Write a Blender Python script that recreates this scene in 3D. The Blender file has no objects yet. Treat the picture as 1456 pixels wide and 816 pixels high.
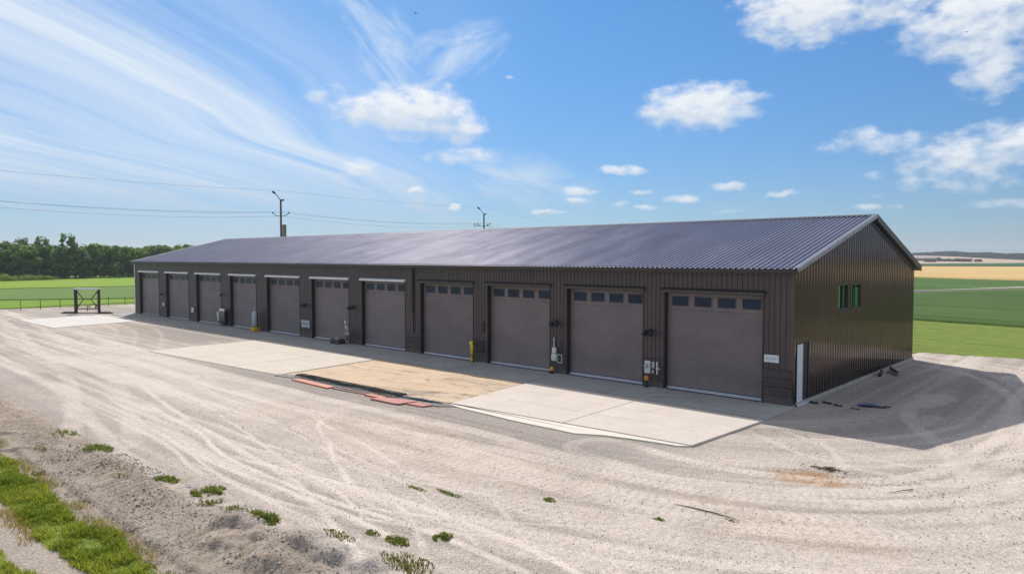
import bpy, math, random
import numpy as np
from mathutils import Vector, Matrix
R = math.radians
S = bpy.context.scene
COL = S.collection
rng = np.random.default_rng(7)
random.seed(7)

# ------------------------------------------------------------------ camera
cam_data = bpy.data.cameras.new('camera')
cam_data.sensor_width = 36.0
cam_data.lens = 36.0 * 1005.6 / 1456
cam_data.clip_start = 0.1
cam_data.clip_end = 12000
cam = bpy.data.objects.new('camera', cam_data)
COL.objects.link(cam)
cam.location = (9.961, -25.908, 5.515)
cam.rotation_euler = (math.pi / 2 - 0.042, 0, 0.745)
S.camera = cam

# ------------------------------------------------------------------ exposure
S.view_settings.view_transform = 'Standard'
S.view_settings.look = 'None'
S.view_settings.gamma = 1
S.view_settings.exposure = 0.0
S.view_settings.use_curve_mapping = False
S.cycles.max_bounces = 8
S.cycles.transparent_max_bounces = 8
S.cycles.volume_bounces = 0
S.cycles.caustics_reflective = False
S.cycles.caustics_refractive = False

# ------------------------------------------------------------------ sun
SUNV = Vector((-4.6, 2.85, 4.95)).normalized()
SUN_EL = math.asin(SUNV.z)
SUN_AZ = math.atan2(SUNV.x, SUNV.y)
sl = bpy.data.lights.new('sun', 'SUN')
sl.energy = 4.6
sl.angle = R(0.55)
sl.color = (1.0, 0.93, 0.85)
sun = bpy.data.objects.new('sun', sl)
COL.objects.link(sun)
sun.rotation_euler = SUNV.to_track_quat('Z', 'Y').to_euler()
sun.location = (-60, 40, 60)

# ------------------------------------------------------------------ node helper
class NT:
    def __init__(self, tree):
        self.t = tree; self.n = tree.nodes; self.l = tree.links
    def new(self, ty, **kw):
        nd = self.n.new(ty)
        for k, v in kw.items(): setattr(nd, k, v)
        return nd
    def put(self, sock, v):
        if isinstance(v, bpy.types.NodeSocket): self.l.new(v, sock)
        elif v is not None:
            if isinstance(v, (tuple, list)) and len(v) == 3 and sock.type == 'RGBA': v = (*v, 1)
            sock.default_value = v
    def m(self, op, a, b=None, c=None, clamp=False):
        nd = self.new('ShaderNodeMath', operation=op, use_clamp=clamp)
        self.put(nd.inputs[0], a)
        if b is not None: self.put(nd.inputs[1], b)
        if c is not None: self.put(nd.inputs[2], c)
        return nd.outputs[0]
    def v(self, op, a, b=None):
        nd = self.new('ShaderNodeVectorMath', operation=op)
        self.put(nd.inputs[0], a)
        if b is not None: self.put(nd.inputs[1], b)
        return nd.outputs['Value'] if op in ('DOT_PRODUCT', 'LENGTH', 'DISTANCE') else nd.outputs[0]
    def mix(self, f, a, b):
        nd = self.new('ShaderNodeMix', data_type='RGBA')
        self.put(nd.inputs[0], f); self.put(nd.inputs[6], a); self.put(nd.inputs[7], b)
        return nd.outputs[2]
    def ss(self, x, lo, hi, a=0.0, b=1.0):
        nd = self.new('ShaderNodeMapRange', interpolation_type='SMOOTHSTEP')
        self.put(nd.inputs[0], x); self.put(nd.inputs[1], lo); self.put(nd.inputs[2], hi)
        self.put(nd.inputs[3], a); self.put(nd.inputs[4], b)
        return nd.outputs[0]
    def noise(self, vec, scale, detail=4, rough=.55, dist=0, color=False):
        nd = self.new('ShaderNodeTexNoise')
        if vec is not None: self.put(nd.inputs['Vector'], vec)
        nd.inputs['Scale'].default_value = scale; nd.inputs['Detail'].default_value = detail
        nd.inputs['Roughness'].default_value = rough; nd.inputs['Distortion'].default_value = dist
        return nd.outputs['Color'] if color else nd.outputs[0]
    def voro(self, vec, scale, out='Color', feature='F1'):
        nd = self.new('ShaderNodeTexVoronoi', feature=feature)
        self.put(nd.inputs['Vector'], vec); nd.inputs['Scale'].default_value = scale
        return nd.outputs[out]
    def comb(self, x, y, z=0.0):
        nd = self.new('ShaderNodeCombineXYZ')
        self.put(nd.inputs[0], x); self.put(nd.inputs[1], y); self.put(nd.inputs[2], z)
        return nd.outputs[0]
    def sep(self, vec):
        nd = self.new('ShaderNodeSeparateXYZ'); self.put(nd.inputs[0], vec)
        return nd.outputs
    def attr(self, name, out='Fac'):
        nd = self.new('ShaderNodeAttribute', attribute_name=name)
        return nd.outputs[out]

# ------------------------------------------------------------------ world: sky with clouds
world = bpy.data.worlds.new('World')
S.world = world
world.use_nodes = True
wt = NT(world.node_tree)
wt.n.clear()
sky = wt.new('ShaderNodeTexSky', sky_type='NISHITA')
sky.sun_disc = False
sky.sun_elevation = SUN_EL
sky.sun_rotation = SUN_AZ
sky.altitude = 300
sky.air_density = 1.0
sky.dust_density = 0.3
sky.ozone_density = 2.2
tc = wt.new('ShaderNodeTexCoord')
D = wt.v('NORMALIZE', tc.outputs['Generated'])
dx, dy, dz = wt.sep(D)
az = wt.m('MULTIPLY', wt.m('ARCTAN2', dx, dy), 57.29578)
el = wt.m('MULTIPLY', wt.m('ARCSINE', dz), 57.29578)
P = wt.comb(az, el, 0.0)
# sky tint: deeper, more saturated blue overhead, pale grey-blue air near the horizon
hz = wt.ss(el, -1.0, 20.0)
skyc = wt.v('MULTIPLY', sky.outputs[0], wt.mix(hz, (0.44, 0.62, .88), (0.45, .82, 1.12)))
# cumulus: (azimuth, elevation, half width, half height, weight) in degrees
CL = [(-51.0,11.5,5.4,2.6,1.15),(-48.4,11.4,3.4,2.5,1.05),(-46.7,10.3,2.2,1.6,.95),(-54.0,11.4,3.2,1.7,1.0),
 (-57.6,12.3,1.5,.8,.62),(-56.6,12.9,1.0,.4,.55),
 (-46.82,8.03,3.4,.8,.8),(-54.70,6.95,2.0,.8,.9),(-50.48,5.23,.95,.36,.8),(-47.4,3.97,.95,.36,.95),
 (-27.9,11.5,5.6,2.2,1.15),(-31.2,11.4,2.4,.8,.9),(-24.6,11.9,2.3,.8,.85),
 (-20.3,17.6,6.0,3.0,1.15),(-15.8,17.5,4.0,2.4,.9),(-9.8,15.8,5.8,3.6,1.05),(-8.8,12.9,2.8,3.0,.95),(-6.0,16.5,5.0,4.2,1.0),
 (-33.88,6.87,2.3,.52,.9),(-37.39,5.31,1.9,.45,.85),(-37.5,4.58,1.4,.28,.7),(-39.75,3.64,1.6,.28,.8),
 (-34.14,4.16,1.05,.33,.7),(-31.93,3.86,1.2,.33,.7),(-29.07,4.64,1.9,.44,.8),(-32.22,5.08,1.1,.28,.7),
 (-25.65,5.42,1.8,.5,.85),(-21.89,4.78,1.2,.37,.8),(-15.2,8.1,4.6,1.0,.68),(-16.4,8.7,2.0,.9,.75),
 (-15.85,5.81,1.1,.35,.55),(-15.37,4.24,.7,.25,.55),(-10.4,6.8,4.6,2.1,.80),(-8.0,7.4,3.4,1.9,.9),(-10.5,5.2,4.4,1.0,.62),
 (-8.3,3.6,2.2,.5,.6),(-15.6,3.6,1.9,.34,.6),(-42.87,14.08,.45,.22,.6),(-25.5,3.5,1.4,.22,.55),
 (8,9,5,1.6,1.0),(20,14,6,2.4,1.0),(33,6,4,1.0,.9),(-95,9,5,1.4,.9),(150,14,8,3,1.0),(90,12,7,2.2,1.0)]
wcol = wt.noise(P, 0.55, 3, .5, color=True)
Pw = wt.v('ADD', P, wt.v('MULTIPLY', wt.v('SUBTRACT', wcol, (.5, .5, .5)), (1.7, 0.8, 0)))
acc = None; hac = None
for (a, e, ra, re, wgt) in CL:
    q = wt.v('MULTIPLY', wt.v('SUBTRACT', Pw, (a, e, 0)), (1 / ra, 1 / re, 0))
    ev = wt.m('MULTIPLY', wt.m('SUBTRACT', 1.0, wt.v('DOT_PRODUCT', q, q), clamp=True), wgt)
    hv = wt.m('MULTIPLY', ev, wt.sep(q)[1])
    acc = ev if acc is None else wt.m('MAXIMUM', acc, ev)
    hac = hv if hac is None else wt.m('ADD', hac, hv)
Pn = wt.v('MULTIPLY', P, (1, 1.7, 0))
fb = wt.noise(Pn, 0.62, 9, .53)
fbL = wt.noise(wt.v('ADD', Pn, (-0.15, 0.75, 0)), 0.75, 5, .50)
fbS = wt.noise(Pn, 0.75, 5, .50)
pres = wt.ss(acc, 0.0, 0.5)
fld = wt.m('ADD', wt.m('SUBTRACT', acc, 0.36), wt.m('MULTIPLY', wt.m('SUBTRACT', fb, 0.47), 2.0))
dens = wt.m('MULTIPLY', wt.ss(fld, -0.24, 0.92), wt.ss(acc, 0.0, 0.16))
hgt = wt.m('DIVIDE', hac, wt.m('ADD', acc, 0.05))
lit = wt.m('ADD', wt.m('MULTIPLY', wt.m('SUBTRACT', fbS, fbL), .8), wt.m('MULTIPLY', hgt, 0.8))
lit = wt.ss(lit, -0.75, 0.55)
cumc = wt.mix(lit, (7.0, 7.8, 8.8), (9.9, 10.1, 10.3))
# cirrus streaks on a high plane, running towards a far point right of the yard
zc = wt.m('ADD', wt.m('MAXIMUM', dz, 0.0), 0.02)
sa, ca = math.sin(0.70), math.cos(0.70)
al = wt.m('DIVIDE', wt.m('ADD', wt.m('MULTIPLY', dx, -sa), wt.m('MULTIPLY', dy, ca)), zc)
ac = wt.m('DIVIDE', wt.m('ADD', wt.m('MULTIPLY', dx, ca), wt.m('MULTIPLY', dy, sa)), zc)
bend = wt.m('MULTIPLY', wt.m('SUBTRACT', wt.noise(wt.comb(wt.m('MULTIPLY', al, .25), wt.m('MULTIPLY', ac, .25), 0), 1.0, 2), .5), 1.1)
acb = wt.m('ADD', ac, bend)
st1 = wt.noise(wt.comb(wt.m('MULTIPLY', al, .10), wt.m('MULTIPLY', acb, 1.25), 3.0), 1.0, 7, .62)
st2 = wt.noise(wt.comb(wt.m('MULTIPLY', al, .22), wt.m('MULTIPLY', acb, 5.0), 9.0), 1.0, 6, .6)
bnd = wt.new('ShaderNodeValToRGB')
cr = bnd.color_ramp
pts = [(-9, .75), (-6, .8), (-4.2, .85), (-3.3, .8), (-2.75, .45), (-2.3, .75), (-1.85, .95), (-1.5, .75), (-1.15, .30), (-0.7, .14), (0.3, .04), (1.5, 0)]
pts = [((x + 10) / 12, y) for x, y in pts]
cr.elements[0].position, cr.elements[0].color = pts[0][0], (pts[0][1],) * 3 + (1,)
cr.elements[1].position, cr.elements[1].color = pts[-1][0], (pts[-1][1],) * 3 + (1,)
for x, y in pts[1:-1]:
    e_ = cr.elements.new(x); e_.color = (y, y, y, 1)
wt.l.new(wt.m('DIVIDE', wt.m('ADD', acb, 10.0), 12.0), bnd.inputs[0])
cir = wt.m('MULTIPLY', wt.ss(wt.m('ADD', wt.m('MULTIPLY', st1, .72), wt.m('MULTIPLY', st2, .38)), .30, .70), bnd.outputs[0])
cir = wt.m('MULTIPLY', cir, wt.ss(az, -38.0, -52.0))
cir = wt.m('MULTIPLY', cir, wt.ss(el, 0.5, 5.0, 0.35, 1.0))
cir = wt.m('MULTIPLY', cir, 1.1, clamp=True)
# the veil that fans out above the big cumulus
def plume(c0, ang, ra, rc, sc, seed):
    q = wt.v('SUBTRACT', P, (c0[0], c0[1], 0))
    x, y, _ = wt.sep(q)
    c_, s_ = math.cos(R(ang)), math.sin(R(ang))
    u = wt.m('ADD', wt.m('MULTIPLY', x, c_), wt.m('MULTIPLY', y, s_))
    v_ = wt.m('SUBTRACT', wt.m('MULTIPLY', y, c_), wt.m('MULTIPLY', x, s_))
    nn = wt.noise(wt.comb(wt.m('MULTIPLY', u, .16), wt.m('MULTIPLY', v_, sc), seed), 1.0, 7, .62, .5)
    e1 = wt.m('SUBTRACT', 1.0, wt.m('ADD', wt.m('POWER', wt.m('ABSOLUTE', wt.m('DIVIDE', u, ra)), 2.0), wt.m('POWER', wt.m('ABSOLUTE', wt.m('DIVIDE', v_, rc)), 2.0)), clamp=True)
    return wt.m('MULTIPLY', wt.ss(wt.m('ADD', nn, wt.m('MULTIPLY', e1, .25)), .50, .98), wt.ss(e1, 0, .9))
pl = wt.m('MAXIMUM', plume((-53.4, 16.6), -44, 9.0, 3.6, .45, 1.0), plume((-47.6, 15.6), 22, 7.0, 3.0, .45, 4.0))
pl = wt.m('MAXIMUM', pl, plume((-41.5, 6.0), -18, 9.0, 3.2, .5, 7.0))
cir = wt.m('MAXIMUM', cir, wt.m('MULTIPLY', pl, .8))
withcir = wt.mix(cir, skyc, wt.mix(wt.ss(el, 1, 9), (4.9, 6.2, 7.9), (7.8, 8.8, 10.0)))
withcum = wt.mix(wt.m('MULTIPLY', dens, .96), withcir, cumc)
# thin broken high cloud, unseen, added overhead and behind the viewer as shade fill
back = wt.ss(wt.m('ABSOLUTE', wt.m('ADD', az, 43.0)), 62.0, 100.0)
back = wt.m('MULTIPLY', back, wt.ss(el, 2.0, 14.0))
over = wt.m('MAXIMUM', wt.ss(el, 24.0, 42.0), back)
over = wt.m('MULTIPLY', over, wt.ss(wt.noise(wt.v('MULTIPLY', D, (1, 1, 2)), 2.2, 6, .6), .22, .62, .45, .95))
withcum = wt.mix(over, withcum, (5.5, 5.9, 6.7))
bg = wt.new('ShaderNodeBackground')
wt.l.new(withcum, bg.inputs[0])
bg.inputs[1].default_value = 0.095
wo = wt.new('ShaderNodeOutputWorld')
wt.l.new(bg.outputs[0], wo.inputs[0])
world.cycles.sampling_method = 'MANUAL'
world.cycles.sample_map_resolution = 1024

# ------------------------------------------------------------------ material helpers
def srgb(r, g, b):
    f = lambda c: ((c / 255 + .055) / 1.055) ** 2.4 if c > 10 else c / 255 / 12.92
    return (f(r), f(g), f(b))
MATS = {}
def mat(name, base, rough=.6, metal=0.0, var=.12, scale=2.0, stretch=(1, 1, 1), bump=0.0, bscale=30, spec=.5, c2=None, obj=True, rvar=0.0):
    if name in MATS: return MATS[name]
    m = bpy.data.materials.new(name); m.use_nodes = True
    t = NT(m.node_tree); b = t.n['Principled BSDF']
    g = t.new('ShaderNodeTexCoord').outputs['Object'] if obj else t.new('ShaderNodeNewGeometry').outputs['Position']
    gs = t.v('MULTIPLY', g, stretch)
    n1 = t.noise(gs, scale, 5, .6)
    lo = tuple(c * (1 - var) for c in base); hi = tuple(min(1, c * (1 + var)) for c in base) if c2 is None else c2
    t.put(b.inputs['Base Color'], t.mix(t.ss(n1, .3, .7), lo, hi))
    if rvar: t.put(b.inputs['Roughness'], t.ss(t.noise(gs, scale * 2.3, 4), .3, .7, rough - rvar, rough + rvar))
    else: b.inputs['Roughness'].default_value = rough
    b.inputs['Metallic'].default_value = metal
    b.inputs['Specular IOR Level'].default_value = spec
    if bump:
        bn = t.new('ShaderNodeBump'); bn.inputs['Strength'].default_value = 1.0; bn.inputs['Distance'].default_value = bump
        t.put(bn.inputs['Height'], t.noise(g, bscale, 5, .6)); t.l.new(bn.outputs[0], b.inputs['Normal'])
    MATS[name] = m
    return m

M_roof = mat('roof_steel', (.33, .315, .385), .34, .65, .07, .35, (1, .3, 1), rvar=.04)
M_wall = mat('wall_panel_brown', (.070, .053, .058), .45, .1, .10, 1.2, (1, 1, .2), rvar=.05)
M_gable = mat('gable_steel_brown', (.090, .072, .070), .12, .90, .06, .5, rvar=.03)
M_wains = mat('wainscot_brown', (.048, .038, .042), .45, .1, .12, 2.0, rvar=.08)
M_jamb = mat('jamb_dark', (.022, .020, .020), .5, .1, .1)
M_door = mat('door_curtain_taupe', (.180, .153, .164), .50, .1, .10, .6, (1, 1, 1.6), rvar=.06)
M_doorframe = mat('door_window_frame', (.155, .12, .12), .5)
M_glass = mat('dark_glass', (.018, .030, .065), .28, 0, .2, 1.0, spec=.25)
M_ltrim = mat('aluminium_trim_pale', (.74, .74, .77), .45, .1, .05)
M_btrim = mat('trim_brown', (.085, .066, .064), .4, .2, .1)
M_seal = mat('door_seal_pale', (.56, .61, .72), .5, .0, .12, 3)
M_fascia = mat('fascia_brown', (.060, .048, .046), .4, .2, .1)
M_found = mat('foundation_concrete', (.40, .39, .37), .9, 0, .18, 1.5, bump=.006, bscale=40)
M_black = mat('black_powder_coat', (.014, .014, .015), .45)
M_white = mat('white_paint', (.72, .74, .80), .5, 0, .05)
M_grey = mat('grey_enamel', (.42, .45, .50), .4, .2, .08)
M_pale = mat('pale_enamel', (.62, .66, .62), .4, .1, .10, 9)
M_steel = mat('bright_steel', (.55, .54, .53), .28, .9, .1)
M_yel = mat('yellow_plastic', (.72, .42, .02), .45, 0, .1)
M_yel2 = mat('lemon_plastic', (.75, .62, .02), .4, 0, .1)
M_orange = mat('orange_plastic', (.75, .26, .04), .45, 0, .1)
M_ink = mat('sign_ink', (.30, .37, .43), .6)
M_rust = mat('rusty_steel', (.060, .045, .036), .75, .2, .35, 5, bump=.004)
M_wood = mat('weathered_pole_wood', (.075, .055, .045), .85, 0, .25, 3, (4, 4, .4))
M_box = mat('pole_box_grey', (.20, .19, .16), .6, .1, .2)
M_cable = mat('cable_black', (.03, .035, .045), .7)
M_tarp = mat('blue_tarp', (.08, .14, .28), .35, 0, .35, 5)

def dirty(m, dust, amt, zlo, zhi):
    # settled dust near the ground and slight part-to-part colour differences
    t = NT(m.node_tree); b = t.n['Principled BSDF']; src = b.inputs['Base Color'].links[0].from_socket
    p = t.new('ShaderNodeNewGeometry').outputs['Position']; z = t.sep(p)[2]
    oi = t.new('ShaderNodeObjectInfo').outputs['Random']
    sc = t.v('SCALE', src); t.l.new(t.m('MULTIPLY_ADD', oi, .18, .91), sc.node.inputs['Scale'])
    n = t.noise(t.v('MULTIPLY', p, (1, 1, .25)), 3.0, 6, .7)
    f = t.m('MULTIPLY', t.ss(t.m('ADD', z, t.m('MULTIPLY', n, -1.2)), zhi - .6, zlo - .6), amt)
    c = t.mix(f, sc, dust)
    f2 = t.m('MULTIPLY', t.ss(t.noise(t.v('MULTIPLY', p, (5, 5, .22)), 2.0, 5, .7), .55, .8), .18)
    t.put(b.inputs['Base Color'], t.mix(f2, c, dust))
dirty(M_door, (.30, .26, .23), .35, .1, .9)
dirty(M_wall, (.22, .18, .15), .30, .1, .7)
dirty(M_wains, (.22, .18, .15), .35, .1, .6)
dirty(M_gable, (.20, .17, .14), .12, .1, .6)
dirty(M_seal, (.30, .27, .23), .35, .0, .4)
def sheets(m, pitch, amt):
    t = NT(m.node_tree); b = t.n['Principled BSDF']; src = b.inputs['Base Color'].links[0].from_socket
    x, y, z = t.sep(t.new('ShaderNodeTexCoord').outputs['Object'])
    w = t.new('ShaderNodeTexWhiteNoise', noise_dimensions='1D'); t.put(w.inputs['W'], t.m('FLOOR', t.m('DIVIDE', x, pitch)))
    sc = t.v('SCALE', src); t.l.new(t.m('MULTIPLY_ADD', w.outputs['Value'], amt, 1 - amt / 2), sc.node.inputs['Scale'])
    st = t.ss(t.noise(t.v('MULTIPLY', t.comb(x, y, 0), (6, .25, 1)), 1.0, 5, .7), .5, .8, 0, .22)
    t.put(b.inputs['Base Color'], t.mix(st, sc, (.20, .18, .17)))
sheets(M_roof, .92, .16)

# ------------------------------------------------------------------ mesh builder
class MB:
    def __init__(self): self.v = []; self.f = []; self.mi = []
    def add(self, vs, fs, mi=0):
        o = len(self.v); self.v += [tuple(p) for p in vs]
        self.f += [tuple(i + o for i in f) for f in fs]; self.mi += [mi] * len(fs)
    def box(self, a, b, mi=0):
        x0, y0, z0 = a; x1, y1, z1 = b
        if x0 > x1: x0, x1 = x1, x0
        if y0 > y1: y0, y1 = y1, y0
        if z0 > z1: z0, z1 = z1, z0
        self.add([(x0, y0, z0), (x1, y0, z0), (x1, y1, z0), (x0, y1, z0), (x0, y0, z1), (x1, y0, z1), (x1, y1, z1), (x0, y1, z1)],
                 [(0, 3, 2, 1), (4, 5, 6, 7), (0, 1, 5, 4), (1, 2, 6, 5), (2, 3, 7, 6), (3, 0, 4, 7)], mi)
    def bbox(self, a, b, r=.01, mi=0):
        # box with chamfered vertical and horizontal edges
        x0, y0, z0 = [min(p, q) for p, q in zip(a, b)]; x1, y1, z1 = [max(p, q) for p, q in zip(a, b)]
        vs = []
        for (z, i) in ((z0, r), (z0 + r, 0), (z1 - r, 0), (z1, r)):
            X0, X1, Y0, Y1 = x0 + i, x1 - i, y0 + i, y1 - i; k = r if i == 0 else 0
            vs += [(X0 + k, Y0, z), (X1 - k, Y0, z), (X1, Y0 + k, z), (X1, Y1 - k, z), (X1 - k, Y1, z), (X0 + k, Y1, z), (X0, Y1 - k, z), (X0, Y0 + k, z)]
        fs = [tuple(range(7, -1, -1)), tuple(range(24, 32))]
        for L in range(3):
            for i in range(8):
                j = (i + 1) % 8; fs.append((L * 8 + i, L * 8 + j, L * 8 + 8 + j, L * 8 + 8 + i))
        self.add(vs, fs, mi)
    def tube(self, pts, r, n=6, mi=0, cap=True):
        pts = [Vector(p) for p in pts]
        rs = r if isinstance(r, (list, tuple)) else [r] * len(pts)
        o = len(self.v); prev = None
        for i, p in enumerate(pts):
            d = (pts[min(i + 1, len(pts) - 1)] - pts[max(i - 1, 0)]).normalized()
            if prev is None: u = d.cross(Vector((0, 0, 1)) if abs(d.z) < .9 else Vector((1, 0, 0))).normalized()
            else: u = (prev - d * prev.dot(d)).normalized()
            prev = u; w = d.cross(u)
            for k in range(n):
                a = 2 * math.pi * k / n
                self.v.append(tuple(p + (u * math.cos(a) + w * math.sin(a)) * rs[i]))
        for i in range(len(pts) - 1):
            for k in range(n):
                j = (k + 1) % n
                self.f.append((o + i * n + k, o + i * n + j, o + (i + 1) * n + j, o + (i + 1) * n + k)); self.mi.append(mi)
        if cap:
            self.f.append(tuple(o + k for k in range(n - 1, -1, -1))); self.mi.append(mi)
            self.f.append(tuple(o + (len(pts) - 1) * n + k for k in range(n))); self.mi.append(mi)
    def lathe(self, c, prof, n=12, mi=0):
        o = len(self.v)
        for (r, z) in prof:
            for k in range(n):
                a = 2 * math.pi * k / n
                self.v.append((c[0] + r * math.cos(a), c[1] + r * math.sin(a), c[2] + z))
        for i in range(len(prof) - 1):
            for k in range(n):
                j = (k + 1) % n
                self.f.append((o + i * n + k, o + i * n + j, o + (i + 1) * n + j, o + (i + 1) * n + k)); self.mi.append(mi)
    def prism(self, poly, axis, a, b, mi=0):
        # poly = list of 2D points extruded along axis 'x','y','z' from a to b
        def P3(p, t): return (t, p[0], p[1]) if axis == 'x' else (p[0], t, p[1]) if axis == 'y' else (p[0], p[1], t)
        n = len(poly)
        self.add([P3(p, a) for p in poly] + [P3(p, b) for p in poly],
                 [tuple(range(n - 1, -1, -1)), tuple(range(n, 2 * n))] + [(i, (i + 1) % n, n + (i + 1) % n, n + i) for i in range(n)], mi)
    def build(self, name, mats, parent=None, smooth=False, loc=None):
        me = bpy.data.meshes.new(name)
        me.from_pydata(self.v, [], self.f)
        if not isinstance(mats, (list, tuple)): mats = [mats]
        for m in mats: me.materials.append(m)
        if len(mats) > 1: me.polygons.foreach_set('material_index', self.mi)
        if smooth: me.polygons.foreach_set('use_smooth', [True] * len(me.polygons))
        me.update()
        o = bpy.data.objects.new(name, me); COL.objects.link(o)
        if parent: o.parent = parent
        if loc: o.location = loc
        return o
def tag(o, label=None, cat=None, group=None, kind=None):
    if label: o['label'] = label
    if cat: o['category'] = cat
    if group: o['group'] = group
    if kind: o['kind'] = kind
    return o
def empty(name, loc=(0, 0, 0), rz=0, **kw):
    o = bpy.data.objects.new(name, None); COL.objects.link(o)
    o.location = loc; o.rotation_euler = (0, 0, rz); o.empty_display_size = .2
    return tag(o, **kw)
def copy_tree(o, parent=None):
    c = o.copy(); COL.objects.link(c)
    if parent: c.parent = parent
    for ch in list(o.children): copy_tree(ch, c)
    return c
def mesh_np(name, verts, faces, mats, smooth=True, attrs=None, nper=4):
    me = bpy.data.meshes.new(name)
    nv, nf = len(verts), len(faces)
    me.vertices.add(nv); me.vertices.foreach_set('co', np.asarray(verts, np.float32).ravel())
    me.loops.add(nf * nper); me.loops.foreach_set('vertex_index', np.asarray(faces, np.int32).ravel())
    me.polygons.add(nf); me.polygons.foreach_set('loop_start', np.arange(nf, dtype=np.int32) * nper)
    me.polygons.foreach_set('loop_total', np.full(nf, nper, np.int32))
    me.polygons.foreach_set('use_smooth', np.full(nf, smooth))
    for m in (mats if isinstance(mats, (list, tuple)) else [mats]): me.materials.append(m)
    me.update(calc_edges=True)
    for k, (dom, arr) in (attrs or {}).items():
        a = me.attributes.new(k, 'FLOAT', dom); a.data.foreach_set('value', np.asarray(arr, np.float32).ravel())
    me.validate()
    o = bpy.data.objects.new(name, me); COL.objects.link(o)
    return o

# ------------------------------------------------------------------ numpy noise
def vnoise(x, y, seed=0):
    xi = np.floor(x).astype(np.int64); yi = np.floor(y).astype(np.int64)
    fx = x - xi; fy = y - yi
    fx = fx * fx * (3 - 2 * fx); fy = fy * fy * (3 - 2 * fy)
    def h(a, b):
        n = (a * 374761393 + b * 668265263 + seed * 974634777) & 0xFFFFFFFF
        n = ((n ^ (n >> 13)) * 1274126177) & 0xFFFFFFFF
        return ((n ^ (n >> 16)) & 0xFFFFFF) / float(0xFFFFFF)
    return (h(xi, yi) * (1 - fx) + h(xi + 1, yi) * fx) * (1 - fy) + (h(xi, yi + 1) * (1 - fx) + h(xi + 1, yi + 1) * fx) * fy
def fbm(x, y, s, o=4, seed=0, g=.5):
    r = 0; a = 1; t = 0
    for i in range(o):
        r = r + a * vnoise(x * s, y * s, seed + i * 17); t += a; a *= g; s *= 2.03
    return r / t
def sst(x, a, b):
    t = np.clip((x - a) / (b - a), 0, 1); return t * t * (3 - 2 * t)

# ================================================================== THE GROUND
def axis_pts(segs):
    out = [segs[0][0]]
    for (a, b, s0, s1) in segs:
        x = a; 
        while x < b - 1e-6:
            k = (x - a) / (b - a); x = min(b, x + s0 * (1 - k) + s1 * k); out.append(x)
    return np.array(out)
def grow(x, end, s, k=1.35):
    out = []
    while x < end: x += s; s *= k; out.append(min(x, end))
    return out
xs = axis_pts([(-95, -22, .45, .14), (-22, -14, .14, .055), (-14, 10, .055, .055), (10, 30, .06, .5)])
xs = np.concatenate([[-v for v in grow(95, 5000, .6)][::-1], xs, grow(30, 5000, .6)])
ys = axis_pts([(-26, -22.8, .2, .06), (-22.8, -10, .05, .06), (-10, 2, .07, .12), (2, 26, .12, .35)])
ys = np.concatenate([[-v for v in grow(26, 5000, .4)][::-1], ys, grow(26, 5000, .5)])
X, Y = np.meshgrid(xs, ys)
def edge_north(x): return 19.55 + .22 * x + np.where(x > 0, .0, -.05 * x) - .004 * x * np.abs(x)
def height(x, y):
    near = np.exp(-np.maximum(0, np.hypot(x + 2, y + 14) - 12) / 25)
    h = (fbm(x, y, .35, 3, 5) - .5) * .07 + (fbm(x, y, 2.2, 3, 9) - .5) * .030 * near
    # berm, ledge and ditch in the foreground, all running along the yard's south edge
    wob = (fbm(x, y * 0 + 3, .55, 3, 21) - .5) * .35
    yy = y + wob - .02 * (x + 8)
    msk = sst(x, 1.2, -1.2)
    rough = sst(yy, -18.7, -19.5) * sst(yy, -21.05, -20.8) * msk
    fur = np.abs(np.sin((x + y * .42 + .5 * fbm(x, y, .7, 2, 33)) * math.pi / .27))
    h = h + rough * (.05 + .085 * (1 - fur) * sst(fbm(x, y, .55, 2, 41), .30, .55) * sst(yy, -20.65, -20.2) + .035 * (fbm(x, y, 3.2, 3, 43) - .5) + .06 * fbm(x, y, .9, 2, 47))
    h = h - sst(yy, -20.72, -20.95) * .13 * msk + sst(yy, -22.2, -22.5) * .06 * msk
    # heaped loose dirt: long windward side, steep slip face on the south-east
    for (mx, my, a_, b_, hh) in ((-3.75, -19.40, 1.2, .66, .30), (-2.75, -19.40, 1.1, .60, .22), (-1.75, -19.15, 1.4, .80, .36), (-.95, -18.85, 1.1, .70, .28), (-.3, -18.6, .9, .55, .19),
                                 (-2.95, -20.1, 1.1, .8, .24), (-1.45, -19.85, 1.3, .8, .29), (-5.0, -19.6, .6, .4, .08), (-13.6, -20.55, .5, 1.4, .12), (-16.2, -20.7, .5, 1.6, .14), (-19.0, -20.9, .5, 1.5, .12)):
        dx_, dy_ = x - mx, y - my
        u = dx_ * .62 - dy_ * .78; w = dx_ * .78 + dy_ * .62
        u = np.where(u > 0, u * 3.4, u) / a_; w = w / b_
        rr = np.sqrt(u * u + w * w) + (fbm(x, y, 1.6, 2, 51) - .5) * .45
        h = np.maximum(h, h * .35 + hh * (1 - np.clip(rr, 0, 1) ** 1.15) * (1 + .16 * np.sin(w * 11 + u * 3) * np.clip(rr, 0, 1)))
    # the tyre ruts get pressed in below, far terrain rises gently
    d = np.hypot(x, y)
    rise = sst(y - .25 * x, 560, 1400) * 8.0 * sst(x, -900, -400) * sst(x, -110, -300)
    h = np.where(d > 90, h * np.exp(-(d - 90) / 200), h) + np.where(d > 90, (fbm(x, y, .004, 2, 61) - .5) * 1.0 * sst(d, 300, 900), 0) + rise
    inb = sst(x, 3.5, 1.2) * sst(x, -68, -65.5) * sst(y, -11.2, -9.9) * sst(y, 20, 18)
    return h * (1 - inb) - .012 * inb
Z = height(X, Y)

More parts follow.
